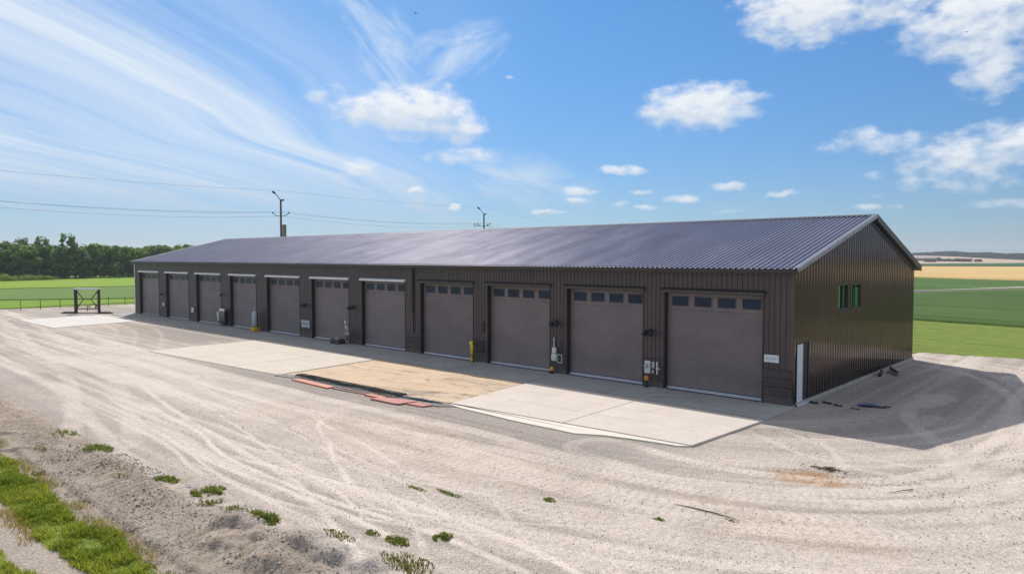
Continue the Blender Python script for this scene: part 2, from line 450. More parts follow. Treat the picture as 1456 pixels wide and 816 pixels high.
# --- painted facts of the place: wheel tracks, loose gravel, soil, grass
def catmull(P_, n=14):
    P_ = [np.array(p, float) for p in P_]; P_ = [2 * P_[0] - P_[1]] + P_ + [2 * P_[-1] - P_[-2]]
    out = []
    for i in range(1, len(P_) - 2):
        for k in range(n):
            t = k / n; a, b, c, d = P_[i - 1:i + 3]
            out.append(.5 * ((2 * b) + (-a + c) * t + (2 * a - 5 * b + 4 * c - d) * t * t + (-a + 3 * b - 3 * c + d) * t ** 3))
    out.append(P_[-2]); return np.array(out)
track = np.zeros_like(X); rut = np.zeros_like(X)
def lay(P_, w, s, double=0.0, rutd=0.0):
    global track, rut
    pl_ = catmull(P_)
    lo = pl_.min(0) - 2.5; hi = pl_.max(0) + 2.5
    ix = np.where((xs > lo[0]) & (xs < hi[0]))[0]; iy = np.where((ys > lo[1]) & (ys < hi[1]))[0]
    if len(ix) == 0 or len(iy) == 0: return
    sl_ = np.s_[iy[0]:iy[-1] + 1, ix[0]:ix[-1] + 1]
    xx, yy = X[sl_], Y[sl_]
    xw = xx + (fbm(xx, yy, .6, 2, 71) - .5) * .18; yw = yy + (fbm(xx, yy, .6, 2, 72) - .5) * .18
    best = np.full(xx.shape, 1e9); sarc = np.zeros(xx.shape)
    tot = 0
    for a, b in zip(pl_[:-1], pl_[1:]):
        ab = b - a; L2 = ab @ ab
        t = np.clip(((xw - a[0]) * ab[0] + (yw - a[1]) * ab[1]) / L2, 0, 1)
        dd = np.hypot(xw - a[0] - t * ab[0], yw - a[1] - t * ab[1])
        L_ = math.sqrt(L2); nr_ = dd < best
        best = np.where(nr_, dd, best); sarc = np.where(nr_, tot + t * L_, sarc); tot += L_
    e0, e1 = pl_[0], pl_[-1]
    fade = sst(np.hypot(xx - e0[0], yy - e0[1]), .0, 1.8) * sst(np.hypot(xx - e1[0], yy - e1[1]), .0, 1.8)
    offs = (0,) if not double else (double,)
    dd = np.abs(best - double) if double else best
    tread = .78 + .22 * np.sign(np.sin(sarc * 6.283 / .24 + dd * 9)) if double else 1.0
    k = sst(dd, w * 1.15, w * .55) * fade * (.65 + .35 * sst(fbm(xx, yy, 1.3, 2, 77), .3, .6)) * tread
    track[sl_] = np.maximum(track[sl_], k * s)
    rut[sl_] = np.maximum(rut[sl_], sst(np.abs(dd - w), w * .6, 0) * fade * s * .7)
T = [  # (points, half width, strength, half gauge)
 ([(-18.8, -15.8), (-13, -16.3), (-8.8, -17.0), (-4.4, -17.1), (-.1, -16.7), (3, -16.9)], .10, 1, 0),
 ([(-11.5, -11.6), (-10.6, -13.1), (-7.4, -14.7), (-5.0, -15.9), (-3.1, -16.6)], .10, 1, 0),
 ([(-12.6, -12.4), (-9.4, -13.3), (-6.4, -13.9), (-3.4, -14.9)], .10, .9, 0),
 ([(-9.6, -16.9), (-6.1, -16.5), (-3.6, -16.1), (-1.2, -15.9), (1.8, -16.0), (4, -16.6)], .12, .95, 0),
 ([(-12.5, -17.4), (-8.3, -17.5), (-5.2, -17.4), (-2.6, -17.35), (.6, -17.6)], .10, .9, 0),
 ([(-24, -14.2), (-16, -15.6), (-9.5, -16.4), (-5.8, -16.9), (-2.4, -17.9), (.5, -19)], .12, .8, 0),
 ([(-40, -11.5), (-25, -12.4), (-12, -12.6), (-3, -13.3), (3, -12.8), (7.5, -10.5), (9.5, -5)], .75, .55, .85),
 ([(-45, -13.5), (-28, -13.6), (-14, -13.8), (-5, -14.5), (2, -14.6), (7, -12.8), (10, -8)], .55, .5, .85),
 ([(-50, -10.2), (-30, -11.2), (-16, -11.6), (-7, -11.2), (0, -11.4), (4.5, -9.8), (7.3, -6), (8.0, 0), (7.2, 8), (5.0, 14), (0, 17.9), (-7, 19.0)], .40, .75, .85),
 ([(-34, -12.6), (-15, -13.2), (-4, -12.3), (3.5, -11.2), (7.6, -7.2), (8.9, 0), (8.0, 9), (5.2, 15.6), (-1, 18.7), (-8, 19.6)], .34, .75, .85),
 ([(-2, -9.2), (2.2, -9.4), (5.5, -7.6), (7.0, -3.8), (7.2, 3), (6.2, 9), (3.0, 14.5), (-3, 17.8)], .28, .8, .85),
 ([(-6, -16), (2, -14.0), (7, -11.4), (10, -7.5), (11.5, -1), (11, 6)], .22, .65, .85),
 ([(1, -17.5), (5, -14.8), (9, -10.8), (12, -5)], .16, .5, .8),
 ([(-80, -13), (-60, -13.5), (-40, -15.5), (-22, -16.6), (-12, -17.9), (-6, -18.3)], .25, .6, .85),
 ([(-80, -8.5), (-60, -10.5), (-42, -13), (-28, -15), (-18, -17.4), (-13, -18.9)], .35, .6, .85),
 ([(-75, -5), (-66, -11), (-50, -14), (-34, -14.6), (-22, -14.8), (-12, -15.4)], .25, .5, .85),
 ([(-60, -4.5), (-48, -5.2), (-38, -8.5), (-31, -11.4), (-22, -12.4)], .18, .4, .8),
 ([(-56, -6.5), (-47, -8.2), (-40, -11), (-30, -12.8), (-20, -13)], .18, .4, .8),
 ([(.4, -3.8), (3.0, -5.4), (5.8, -5.7), (8.2, -4)], .14, .55, .6),
 ([(1.8, -3.2), (3.8, -6.4), (3.6, -9.6), (2.2, -11.6)], .13, .5, 0),
 ([(4.2, 7.5), (3.2, 4), (3.8, 0.5), (5.4, -2.5), (6.8, -6.5), (7, -10)], .30, .5, 0),
 ([(-10.8, -12.8), (-8.4, -14.6), (-6.6, -16.3), (-5.0, -17.9)], .06, .6, 0),
 ([(-9.8, -18.0), (-7.2, -17.9), (-4.8, -17.9), (-2.4, -17.2), (0, -16.2), (2.2, -14.6)], .07, .75, 0),
 ([(-17, -17.5), (-12, -17.6), (-9, -18.1), (-7, -18.3)], .08, .8, 0),
 ([(-22, -16.2), (-15, -17.0), (-10.5, -17.5), (-7, -18.0), (-3.5, -18.0)], .07, .8, 0),
 ([(-26, -11), (-18, -13.2), (-11, -14.2), (-5.5, -15.2), (-1, -16.9), (1, -18.4)], .08, .7, 0),
 ([(-8.5, -12.2), (-4, -13.2), (-.5, -14.8), (2.2, -16.8)], .08, .6, 0),
 ([(-4, -11.5), (0, -12.6), (4, -13.5), (8, -12.9)], .07, .6, 0),
 ([(-32, -13.2), (-22, -13.6), (-14, -14.8), (-8, -16.0), (-4.5, -16.6), (-1.5, -17.4)], .06, .9, 0),
 ([(-31, -12.2), (-20, -12.9), (-12, -13.9), (-6.5, -14.6), (-2, -15.6), (1.5, -17)], .06, .8, 0),
 ([(-14, -15.4), (-9, -15.6), (-4, -15.0), (0, -13.8), (3, -12.4)], .06, .8, 0),
 ([(-11, -16.4), (-7, -15.6), (-4, -14.4), (-1.5, -13.0), (.5, -11.2)], .06, .7, 0),
 ([(-5.4, -17.8), (-2.8, -16.8), (-.4, -15.6), (1.6, -14.0), (3.0, -12.2)], .05, .7, 0),
 ([(-24, -11.5), (-16, -12.2), (-9, -12.2), (-2, -12.6), (4, -12.4)], .07, .7, 0),
 ([(-1.5, -14.6), (.2, -13.2), (2.4, -12.4), (5.4, -12.1)], .06, .5, 0),
]
for (pp, w, s, g) in T: lay(pp, w, s, g)
nz = fbm(X, Y, .25, 4, 81); nz2 = fbm(X, Y, 1.4, 4, 83)
dcoord = np.hypot(np.maximum(X + 3, 0), np.maximum(2 - Y, 0))
along = np.where(X < -3, X + 3, dcoord * np.arctan2(np.maximum(X + 3, 0), np.maximum(2 - Y, 1e-3)))
along = np.where(Y > 2, dcoord * math.pi / 2 + (Y - 2), along)
stk = vnoise(along * .04, dcoord * 1.1, 91) * .36 + vnoise(along * .09, dcoord * 3.4, 92) * .36 + vnoise(along * .14, dcoord * 8, 93) * .28
yard_s = np.clip(sst(Y, -21, -17), 0, 1)
streak = (stk - .5) * 2 * yard_s
# loose dark gravel below the slabs and beside the gable
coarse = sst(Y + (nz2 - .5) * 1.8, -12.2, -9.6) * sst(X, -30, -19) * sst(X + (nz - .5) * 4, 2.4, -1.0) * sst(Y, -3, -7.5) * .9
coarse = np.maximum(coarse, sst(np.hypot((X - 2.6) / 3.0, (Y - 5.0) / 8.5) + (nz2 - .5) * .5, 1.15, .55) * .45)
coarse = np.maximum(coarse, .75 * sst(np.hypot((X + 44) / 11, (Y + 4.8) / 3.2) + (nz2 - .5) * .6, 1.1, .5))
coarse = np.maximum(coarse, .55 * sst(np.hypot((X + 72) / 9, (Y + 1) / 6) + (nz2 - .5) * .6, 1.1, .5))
coarse = np.maximum(coarse, .45 * sst(fbm(X, Y, .18, 4, 85), .55, .72) * sst(X, 10, -5))
# bare disturbed soil in the foreground
soil = sst(Y + (nz2 - .5) * 1.3, -18.6, -19.5) * sst(X, 1.4, -.8)
soil = np.maximum(soil, sst(Y, -20.7, -21.1) * .8)
shoulder = sst(Y + (nz2 - .5) * .5, -22.05, -22.25) * sst(Y + (nz2 - .5) * .5, -22.9, -22.7)
soil = soil * (1 - .55 * shoulder)
warm = sst(np.hypot((X - 3.7) / 1.3, (Y + 8.0) / .85) + (nz2 - .5) * .9, 1.0, .35) * .9
warm2 = .45 * sst(np.hypot((X - 4.4) / 3.2, (Y + 11.6) / 1.5) + (nz2 - .5) * .9, 1.1, .3)
warm2 = np.maximum(warm2, .50 * sst(np.hypot((X + 7) / 10, (Y + 12.6) / 3.0) + (nz2 - .5) * .9, 1.1, .3))
warm2 = np.maximum(warm2, .30 * sst(np.hypot((X + 55) / 12, (Y + 6) / 2.5) + (nz2 - .5) * .9, 1.1, .3))
pale = .5 * sst(np.hypot((X - 3.6) / .9, (Y - 5.4) / 3.0) + (nz2 - .5) * 1.1, .9, .3)
pale = np.maximum(pale, .4 * sst(np.hypot((X - 4.2) / .55, (Y - 1.0) / 1.6) + (nz2 - .5) * 1.1, .9, .3))
track = np.maximum(track, pale)
# grass masks
grass = sst(Y - edge_north(X) + (nz2 - .5) * 2.6 + (nz - .5) * 2.0, -.35, .45)
gl = -(X + 79.6 - .08 * (Y + 4)) + (nz2 - .5) * 1.5
grass = np.maximum(grass, sst(gl, -.3, .3))
grass = np.maximum(grass, sst(X, 24, 27))
wob = (fbm(X, Y, .8, 3, 97) - .5) * .5
g1 = sst(Y + wob, -21.15, -21.35) * sst(Y + wob, -22.25, -22.0) * sst(X + (nz2 - .5) * 1, 1, -1)
g2 = sst(Y + wob, -22.65, -22.85)
grass = np.maximum(grass, np.maximum(g1 * .75, g2 * .9))
grass = np.where((X > 10) & (Y < -17), grass * 0 + .0, grass)
Z = Z - rut * .018 + (streak * .008)
V = np.stack([X.ravel(), Y.ravel(), Z.ravel()], 1)
nx, ny = len(xs), len(ys)
idx = np.arange(nx * ny).reshape(ny, nx)
F = np.stack([idx[:-1, :-1].ravel(), idx[:-1, 1:].ravel(), idx[1:, 1:].ravel(), idx[1:, :-1].ravel()], 1)
def gz(x, y):
    return float(height(np.array([[x]], float), np.array([[y]], float))[0, 0])

gm = bpy.data.materials.new('gravel_yard'); gm.use_nodes = True
t = NT(gm.node_tree); b = t.n['Principled BSDF']
pos = t.new('ShaderNodeNewGeometry').outputs['Position']
px_, py_, pz_ = t.sep(pos)
pos2 = t.comb(px_, py_, 0.0)
A = lambda n_: t.attr(n_)
n_big = t.noise(pos2, .35, 5, .6); n_mid = t.noise(pos2, 3.0, 6, .65); n_fin = t.noise(pos2, 22, 6, .7)
stone = t.voro(pos2, 26.0, 'Color'); stone2 = t.voro(pos2, 60.0, 'Color'); sd = t.voro(pos2, 26.0, 'Distance')
sv = t.sep(stone)[0]; sv2 = t.sep(stone2)[0]
base = t.mix(t.ss(n_big, .35, .65), (.470, .402, .348), (.435, .382, .337))
base = t.mix(t.m('MULTIPLY', t.ss(n_mid, .40, .70), .55), base, (.34, .30, .272))
stv = t.attr('streak')
base = t.mix(t.m('MULTIPLY', t.ss(stv, .0, .40), .70), base, (.60, .52, .455))
base = t.mix(t.m('MULTIPLY', t.ss(stv, .0, -.40), .65), base, (.35, .305, .27))
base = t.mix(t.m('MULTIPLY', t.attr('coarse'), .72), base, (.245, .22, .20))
base = t.mix(t.m('MULTIPLY', t.attr('soil'), .85), base, t.mix(t.ss(n_mid, .3, .7), (.22, .175, .135), (.37, .31, .25)))
base = t.mix(t.m('MULTIPLY', t.attr('warmtone'), .6), base, (.54, .40, .295))
base = t.mix(t.m('MULTIPLY', t.attr('stain'), .95), base, (.36, .20, .09))
tk = t.m('MULTIPLY', t.attr('track'), t.ss(n_mid, .2, .6, .75, 1.0))
base = t.mix(t.m('MULTIPLY', tk, .88), base, (.70, .615, .54))
# single stones: bright and dark ones
pebv = t.ss(sv, 0, 1, .84, 1.16); pebv2 = t.ss(sv2, 0, 1, .80, 1.20)
mult = t.m('MULTIPLY', t.m('MULTIPLY', pebv, pebv2), t.ss(n_fin, .3, .7, .88, 1.12))
mult = t.m('ADD', t.m('MULTIPLY', mult, t.m('SUBTRACT', 1.0, t.m('MULTIPLY', tk, .45))), t.m('MULTIPLY', tk, .45))
gcol = t.v('SCALE', base); t.l.new(mult, gcol.node.inputs['Scale'])
darkst = t.ss(t.sep(t.voro(pos2, 9.0, 'Color'))[1], .93, .97)
darkst = t.m('MULTIPLY', darkst, t.ss(t.voro(pos2, 9.0, 'Distance'), .30, .16))
gcol = t.mix(t.m('MULTIPLY', darkst, .35), gcol, (.13, .11, .09))
grn = t.mix(t.ss(t.noise(pos2, .9, 5, .6), .3, .7), (.15, .215, .030), (.225, .27, .055))
grn = t.mix(t.ss(t.noise(pos2, .08, 3, .5), .5, .75), grn, (.19, .21, .06))
grn = t.mix(t.ss(t.noise(pos2, 7, 5, .7), .45, .75, 0, .7), grn, (.07, .12, .02))
mow = t.noise(t.comb(t.m('MULTIPLY', px_, .05), t.m('ADD', t.m('MULTIPLY', py_, .9), t.m('MULTIPLY', px_, .22)), 0), 1.0, 6, .65)
grn = t.mix(t.ss(mow, .48, .62, 0, .65), grn, (.10, .17, .025))
grn = t.mix(t.m('MULTIPLY', t.ss(mow, .42, .30, 0, .6), t.ss(t.noise(pos2, 3, 5, .7), .4, .7)), grn, (.30, .28, .11))
far = t.ss(t.v('LENGTH', pos2), 500, 900)
grn = t.mix(far, grn, (.42, .33, .22))
gmask = t.ss(t.m('ADD', t.attr('grass'), t.m('MULTIPLY', t.m('SUBTRACT', t.noise(pos2, 5, 5, .7), .5), .9)), .38, .62)
gmask = t.m('MULTIPLY', gmask, t.ss(t.attr('grass'), .01, .1))
col = t.mix(gmask, gcol, grn)
t.put(b.inputs['Base Color'], col)
b.inputs['Roughness'].default_value = .95; b.inputs['Specular IOR Level'].default_value = .15
bn = t.new('ShaderNodeBump'); bn.inputs['Distance'].default_value = .012; bn.inputs['Strength'].default_value = 1.0
hh = t.m('ADD', t.m('MULTIPLY', n_fin, .8), t.m('ADD', t.m('MULTIPLY', t.ss(sd, .0, .6, 1, 0), .6), t.m('MULTIPLY', n_mid, 1.2)))
hh = t.m('MULTIPLY', hh, t.m('SUBTRACT', 1.0, t.m('MULTIPLY', tk, .4)))
t.put(bn.inputs['Height'], hh); t.l.new(bn.outputs[0], b.inputs['Normal'])
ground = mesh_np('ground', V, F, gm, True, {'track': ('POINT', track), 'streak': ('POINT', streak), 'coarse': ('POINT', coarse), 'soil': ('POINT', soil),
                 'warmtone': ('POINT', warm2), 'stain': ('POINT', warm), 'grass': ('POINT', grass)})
tag(ground, kind='structure')

# ================================================================== FIELDS
def crop_mat(name, c1, c2, c3, row=None, rows=0.0, sc=.25, bump=.12, rough=.9):
    m = bpy.data.materials.new(name); m.use_nodes = True
    t = NT(m.node_tree); b = t.n['Principled BSDF']
    p = t.new('ShaderNodeNewGeometry').outputs['Position']
    x, y, z = t.sep(p); p2 = t.comb(x, y, 0)
    c = t.mix(t.ss(t.noise(p2, sc * .12, 4, .6), .35, .65), c1, c2)
    c = t.mix(t.m('MULTIPLY', t.ss(t.noise(p2, sc * 7, 6, .75), .42, .75), .6), c, c3)
    if row:
        a, fr = row
        u = t.m('ADD', t.m('MULTIPLY', x, math.cos(a)), t.m('MULTIPLY', y, math.sin(a)))
        v_ = t.m('SUBTRACT', t.m('MULTIPLY', y, math.cos(a)), t.m('MULTIPLY', x, math.sin(a)))
        n = t.noise(t.comb(t.m('MULTIPLY', u, .012), t.m('MULTIPLY', v_, fr), 0), 1.0, 5, .7)
        c = t.mix(t.m('MULTIPLY', t.ss(n, .45, .72), rows), c, c3)
    t.put(b.inputs['Base Color'], c); b.inputs['Roughness'].default_value = rough
    b.inputs['Specular IOR Level'].default_value = .1
    bn = t.new('ShaderNodeBump'); bn.inputs['Distance'].default_value = bump
    t.put(bn.inputs['Height'], t.noise(p2, 2.2, 6, .75)); t.l.new(bn.outputs[0], b.inputs['Normal'])
    return m
def strip(name, near, far_, u0, u1, h, m, swap=False, nu=90, nv=26, rel=0.0):
    # near/far: polylines [(u, v)...]; u runs sideways, v away. swap: u = y, v = x
    us = np.linspace(u0, u1, nu)
    n_ = np.interp(us, *zip(*near)); f_ = np.interp(us, *zip(*far_))
    ts = np.linspace(0, 1, nv) ** 1.3
    U = np.repeat(us[None], nv, 0); Vv = n_[None] + (f_ - n_)[None] * ts[:, None]
    Vv = Vv + (fbm(U, Vv, .15, 3, 3) - .5) * .8
    xx, yy = (Vv, U) if swap else (U, Vv)
    zg = height(xx, yy)
    zz = zg + h + (fbm(xx, yy, .5, 3, 8) - .5) * .25 * h
    zz[0] = zg[0] - .3; zz[-1] = zg[-1] - .3; zz[:, 0] = zg[:, 0] - .3; zz[:, -1] = zg[:, -1] - .3
    # a steep crop edge: pull the second row close to the first
    xx[1] = xx[0] + (xx[1] - xx[0]) * .04; yy[1] = yy[0] + (yy[1] - yy[0]) * .04
    ii = np.arange(nu * nv).reshape(nv, nu)
    fc = np.stack([ii[:-1, :-1].ravel(), ii[:-1, 1:].ravel(), ii[1:, 1:].ravel(), ii[1:, :-1].ravel()], 1)
    if swap: fc = fc[:, ::-1]
    o = mesh_np(name, np.stack([xx.ravel(), yy.ravel(), zz.ravel()], 1), fc, m)
    tag(o, kind='structure'); return o
m_dark = crop_mat('crop_dark_green', (.075, .135, .030), (.092, .160, .036), (.040, .080, .018), (-.25, .35), 1.0)
m_dark2 = crop_mat('crop_mid_green', (.080, .150, .036), (.095, .175, .045), (.048, .095, .02), (-.25, .3), .8)
m_wheat = crop_mat('wheat_gold', (.60, .42, .175), (.66, .47, .21), (.50, .34, .13), (-.3, .12), .5)
m_teal = crop_mat('crop_far_green', (.050, .12, .045), (.05, .13, .05), (.03, .08, .03))
m_fallow = crop_mat('fallow_soil', (.50, .38, .27), (.56, .44, .31), (.42, .30, .21), (-.3, .05), .4)
m_path = crop_mat('track_pale', (.62, .56, .44), (.66, .60, .48), (.50, .45, .32))
m_bright = crop_mat('young_crop_bright', (.19, .32, .022), (.24, .36, .030), (.13, .24, .018), (1.35, .3), .5)
m_lawn = crop_mat('verge_bright', (.165, .29, .022), (.20, .32, .028), (.10, .19, .015))
m_ldark = crop_mat('crop_left_dark', (.13, .215, .045), (.15, .24, .05), (.085, .15, .03), (1.35, .35), .7)
LA = [(-300, 90), (-60, 52), (-6, 43.4), (2, 41.6), (40, 36), (300, 20)]
LP0 = [(-300, 70), (-80, 80), (-40, 86), (-18, 94.5), (-7.7, 123), (10, 138), (60, 146), (300, 150)]
LP1 = [(a, b_ + 3.6) for a, b_ in LP0]; LP2 = [(a, b_ + (5.0 if a < -12 else 8.0)) for a, b_ in LP0]
LW = [(-300, 320), (-80, 214), (-40.5, 191.5), (-14, 176.5), (60, 165), (300, 150)]
LX = [(-400, 420), (-100, 448), (-50, 474), (60, 500), (400, 540)]
strip('crop_field', LA, LP0, -130, 160, .12, m_dark)
strip('farm_track', LP1, LP2, -130, 300, .30, m_path)
strip('crop_field', LP2, LW, -200, 300, .12, m_dark2)
strip('wheat_field', LW, LX, -330, 400, .3, m_wheat)
strip('far_crop_field', LX, [(-400, 520), (-140, 548), (-100, 700), (-40, 980), (100, 1100), (500, 1100)], -350, 500, .5, m_teal)
strip('fallow_hillside', [(-500, 530), (-140, 552), (-100, 705), (-40, 985), (100, 1105), (600, 1105)], [(-500, 1500), (600, 1500)], -480, 600, .3, m_fallow)
gy0, gy1 = -90, 110
E0 = [(-90, -74.6), (-8.1, -80.0), (5.5, -81.4), (110, -92)]
strip('grass_verge', [(a, b_ - 1.0) for a, b_ in E0], [(-90, -118), (-4, -99), (8.6, -89.7), (110, -60 - 22)], gy0, gy1, .05, m_lawn, True)
strip('crop_field', [(-90, -118), (-4, -99), (8.6, -90.2), (40, -92), (110, -99)], [(-90, -150), (3.7, -137), (23.6, -133), (110, -120)], gy0, gy1, .10, m_ldark, True)
strip('young_crop_field', [(-90, -150.5), (3.7, -137.5), (23.6, -133.5), (110, -120.5)], [(-90, -230), (14, -194), (49, -207), (110, -215)], gy0, gy1, .08, m_bright, True)

# ================================================================== CONCRETE AND OTHER PAVED GROUND
def conc(name, c1, c2, dark, rows=None, crack=.35, sc=.6):
    m = bpy.data.materials.new(name); m.use_nodes = True
    t = NT(m.node_tree); b = t.n['Principled BSDF']
    p = t.new('ShaderNodeNewGeometry').outputs['Position']
    c = t.mix(t.ss(t.noise(p, sc, 5, .6), .3, .7), c1, c2)
    c = t.mix(t.m('MULTIPLY', t.ss(t.noise(t.v('MULTIPLY', p, (.6, 2.2, 1)), 1.7, 7, .7), .52, .78), .55), c, dark)
    c = t.mix(t.m('MULTIPLY', t.ss(t.noise(p, 40, 4, .7), .45, .75), .22), c, dark)
    px3, py3, _ = t.sep(p)
    c = t.mix(t.m('MULTIPLY', t.ss(t.noise(t.comb(t.m('MULTIPLY', px3, 2.6), t.m('MULTIPLY', py3, .3), 0), 1.0, 5, .65), .56, .72), .38), c, dark)
    cr_ = t.voro(t.v('ADD', p, t.v('MULTIPLY', t.noise(p, 1.5, 4, .6, 0, True), (.7, .7, 0))), .28, 'Distance', 'DISTANCE_TO_EDGE')
    c = t.mix(t.m('MULTIPLY', t.ss(cr_, .012, .0), crack), c, dark)
    t.put(b.inputs['Base Color'], c); b.inputs['Roughness'].default_value = .85
    b.inputs['Specular IOR Level'].default_value = .25
    bn = t.new('ShaderNodeBump'); bn.inputs['Distance'].default_value = .004
    t.put(bn.inputs['Height'], t.noise(p, 55, 4, .7)); t.l.new(bn.outputs[0], b.inputs['Normal'])
    return m
m_slab = conc('concrete_new', (.59, .52, .465), (.65, .575, .515), (.43, .36, .31), crack=.2)
m_apron = conc('concrete_apron', (.36, .35, .335), (.42, .41, .39), (.19, .175, .16), crack=.5, sc=.4)
m_white = conc('concrete_white', (.70, .64, .56), (.74, .69, .61), (.55, .46, .37), crack=.0)
m_cgrey = conc('concrete_left', (.56, .50, .43), (.62, .55, .47), (.44, .37, .30), crack=.15)
m_cfar = conc('concrete_far', (.60, .57, .53), (.66, .63, .59), (.48, .44, .40), crack=.1)
def quadpt(q, u, v):
    a, b_, c, d = [np.array(p, float) for p in q]
    return (a * (1 - u) + b_ * u) * (1 - v) + (d * (1 - u) + c * u) * v
def slab(name, q, us, vs, z0, z1, m, gap=.012, lab=None):
    mb = MB()
    for i in range(len(us) - 1):
        for j in range(len(vs) - 1):
            cs = [quadpt(q, us[i], vs[j]), quadpt(q, us[i + 1], vs[j]), quadpt(q, us[i + 1], vs[j + 1]), quadpt(q, us[i], vs[j + 1])]
            ce = sum(cs) / 4
            cs = [c + (ce - c) / np.linalg.norm(ce - c) * gap for c in cs][::-1]
            k = .012; top = [c + (ce - c) / np.linalg.norm(ce - c) * k for c in cs]
            vv = [(*c, z0) for c in cs] + [(*c, z1 - k) for c in cs] + [(*c, z1) for c in top]
            fs = [(8, 9, 10, 11)] + [(a, (a + 1) % 4, 4 + (a + 1) % 4, 4 + a) for a in range(4)] + [(4 + a, 4 + (a + 1) % 4, 8 + (a + 1) % 4, 8 + a) for a in range(4)]
            mb.add(vv, fs)
    return tag(mb.build(name, m), kind='structure')
QA = [(-10.34, -2.68), (.23, -2.86), (.01, -7.37), (-9.65, -8.09)]
slab('concrete_slab', QA, [0, .53, 1], [0, .33, .64, 1], -.25, .055, m_slab)
QB = [(-34.4, -2.5), (-21.2, -2.9), (-20.45, -9.12), (-33.8, -10.0)]
slab('concrete_slab', QB, [0, .36, .70, 1], [0, .33, .66, .88, 1], -.25, .018, m_cgrey)
QC = [(-65.4, -3.25), (-55.2, -2.86), (-53.7, -9.75), (-63.7, -9.8)]
slab('concrete_slab', QC, [0, .5, 1], [0, .5, 1], -.25, .016, m_cfar, .006)
qa = [(-64.4, -.06), (.22, -.06), (.22, -2.66), (-64.4, -2.30)]
slab('concrete_apron', [(-64.4, -.03), (.2, -.03), (.2, -2.62), (-64.4, -2.25)], np.linspace(0, 1, 13), [0, 1], -.25, .045, m_apron)
# irregular white overpour along the slab's outer edge
up = [(-10.15, -7.70), (-9.65, -8.12), (.0, -7.40)]
lowp = [(-.35, -7.62), (-1.1, -7.72), (-1.84, -7.86), (-2.6, -8.05), (-3.21, -8.36), (-3.45, -8.50), (-4.2, -8.48), (-5.2, -8.52), (-6.2, -8.50), (-7.07, -8.44), (-7.9, -8.40), (-8.63, -8.36), (-9.3, -8.25)]
mb = MB(); polyp = ([(-9.9, -8.02), (-9.68, -8.115), (-.05, -7.395)] + lowp)[::-1]
mb.prism(polyp, 'z', -.1, .03); tag(mb.build('white_overpour', m_white), kind='structure')
# sandy unpaved bay between the slabs
m_sand = conc('bay_sand', (.56, .42, .285), (.62, .47, .33), (.34, .25, .17), crack=0, sc=.5)
def bay():
    n1_, n2_ = 190, 130
    a, b_, c, d = [np.array(p, float) for p in [(-21.12, -2.92), (-10.40, -2.72), (-9.75, -8.02), (-20.4, -9.05)]]
    u = np.linspace(0, 1, n1_)[None]; v_ = np.linspace(0, 1, n2_)[:, None]
    xx = (a[0] * (1 - u) + b_[0] * u) * (1 - v_) + (d[0] * (1 - u) + c[0] * u) * v_
    yy = (a[1] * (1 - u) + b_[1] * u) * (1 - v_) + (d[1] * (1 - u) + c[1] * u) * v_
    h_ = .008 + (fbm(xx, yy, 1.2, 4, 101) - .5) * .05
    # dried wheel ruts swinging diagonally over the bay
    for (ox, oy, sl_, w) in ((-16.2, -8.6, .32, .07), (-15.6, -8.3, .36, .05), (-14.6, -8.2, .40, .09), (-13.6, -8.0, .42, .06), (-12.4, -8.0, .50, .10), (-16.5, -4.5, .03, .05), (-18.5, -4.3, .05, .04), (-15.5, -5.2, .02, .04)):
        dd = (yy - oy) - sl_ * (xx - ox) + (fbm(xx, yy, .8, 3, 103) - .5) * .7
        h_ = h_ - .07 * np.exp(-(dd / w) ** 2) * sst(fbm(xx, yy, .9, 2, 105), .35, .55) + .02 * np.exp(-((dd - w * 2) / w) ** 2)
    h_[0] = h_[-1] = -.1; h_[:, 0] = h_[:, -1] = -.1
    ii = np.arange(n1_ * n2_).reshape(n2_, n1_)
    fc = np.stack([ii[:-1, :-1].ravel(), ii[1:, :-1].ravel(), ii[1:, 1:].ravel(), ii[:-1, 1:].ravel()], 1)
    t = NT(m_sand.node_tree); b = t.n['Principled BSDF']; src = b.inputs['Base Color'].links[0].from_socket
    x_, y_, z_ = t.sep(t.new('ShaderNodeNewGeometry').outputs['Position'])
    ca2, sa2 = math.cos(.36), math.sin(.36)
    u2 = t.m('ADD', t.m('MULTIPLY', x_, ca2), t.m('MULTIPLY', y_, sa2)); v2 = t.m('SUBTRACT', t.m('MULTIPLY', y_, ca2), t.m('MULTIPLY', x_, sa2))
    q = t.noise(t.comb(t.m('MULTIPLY', u2, .35), t.m('MULTIPLY', v2, 2.6), 0), 1.0, 6, .65, .4)
    f = t.m('MULTIPLY', t.ss(t.m('ABSOLUTE', t.m('SUBTRACT', q, .52)), .022, .0), t.ss(x_, -17.5, -14.5, .25, .85))
    q2 = t.ss(t.noise(t.comb(x_, t.m('MULTIPLY', y_, 1.6), 0), .55, 4, .6), .55, .72, 0, .55)
    t.put(b.inputs['Base Color'], t.mix(f, t.mix(q2, src, (.40, .29, .19)), (.26, .18, .115)))
    tag(mesh_np('sand_bay', np.stack([xx.ravel(), yy.ravel(), h_.ravel()], 1), fc, m_sand), kind='structure')
bay()

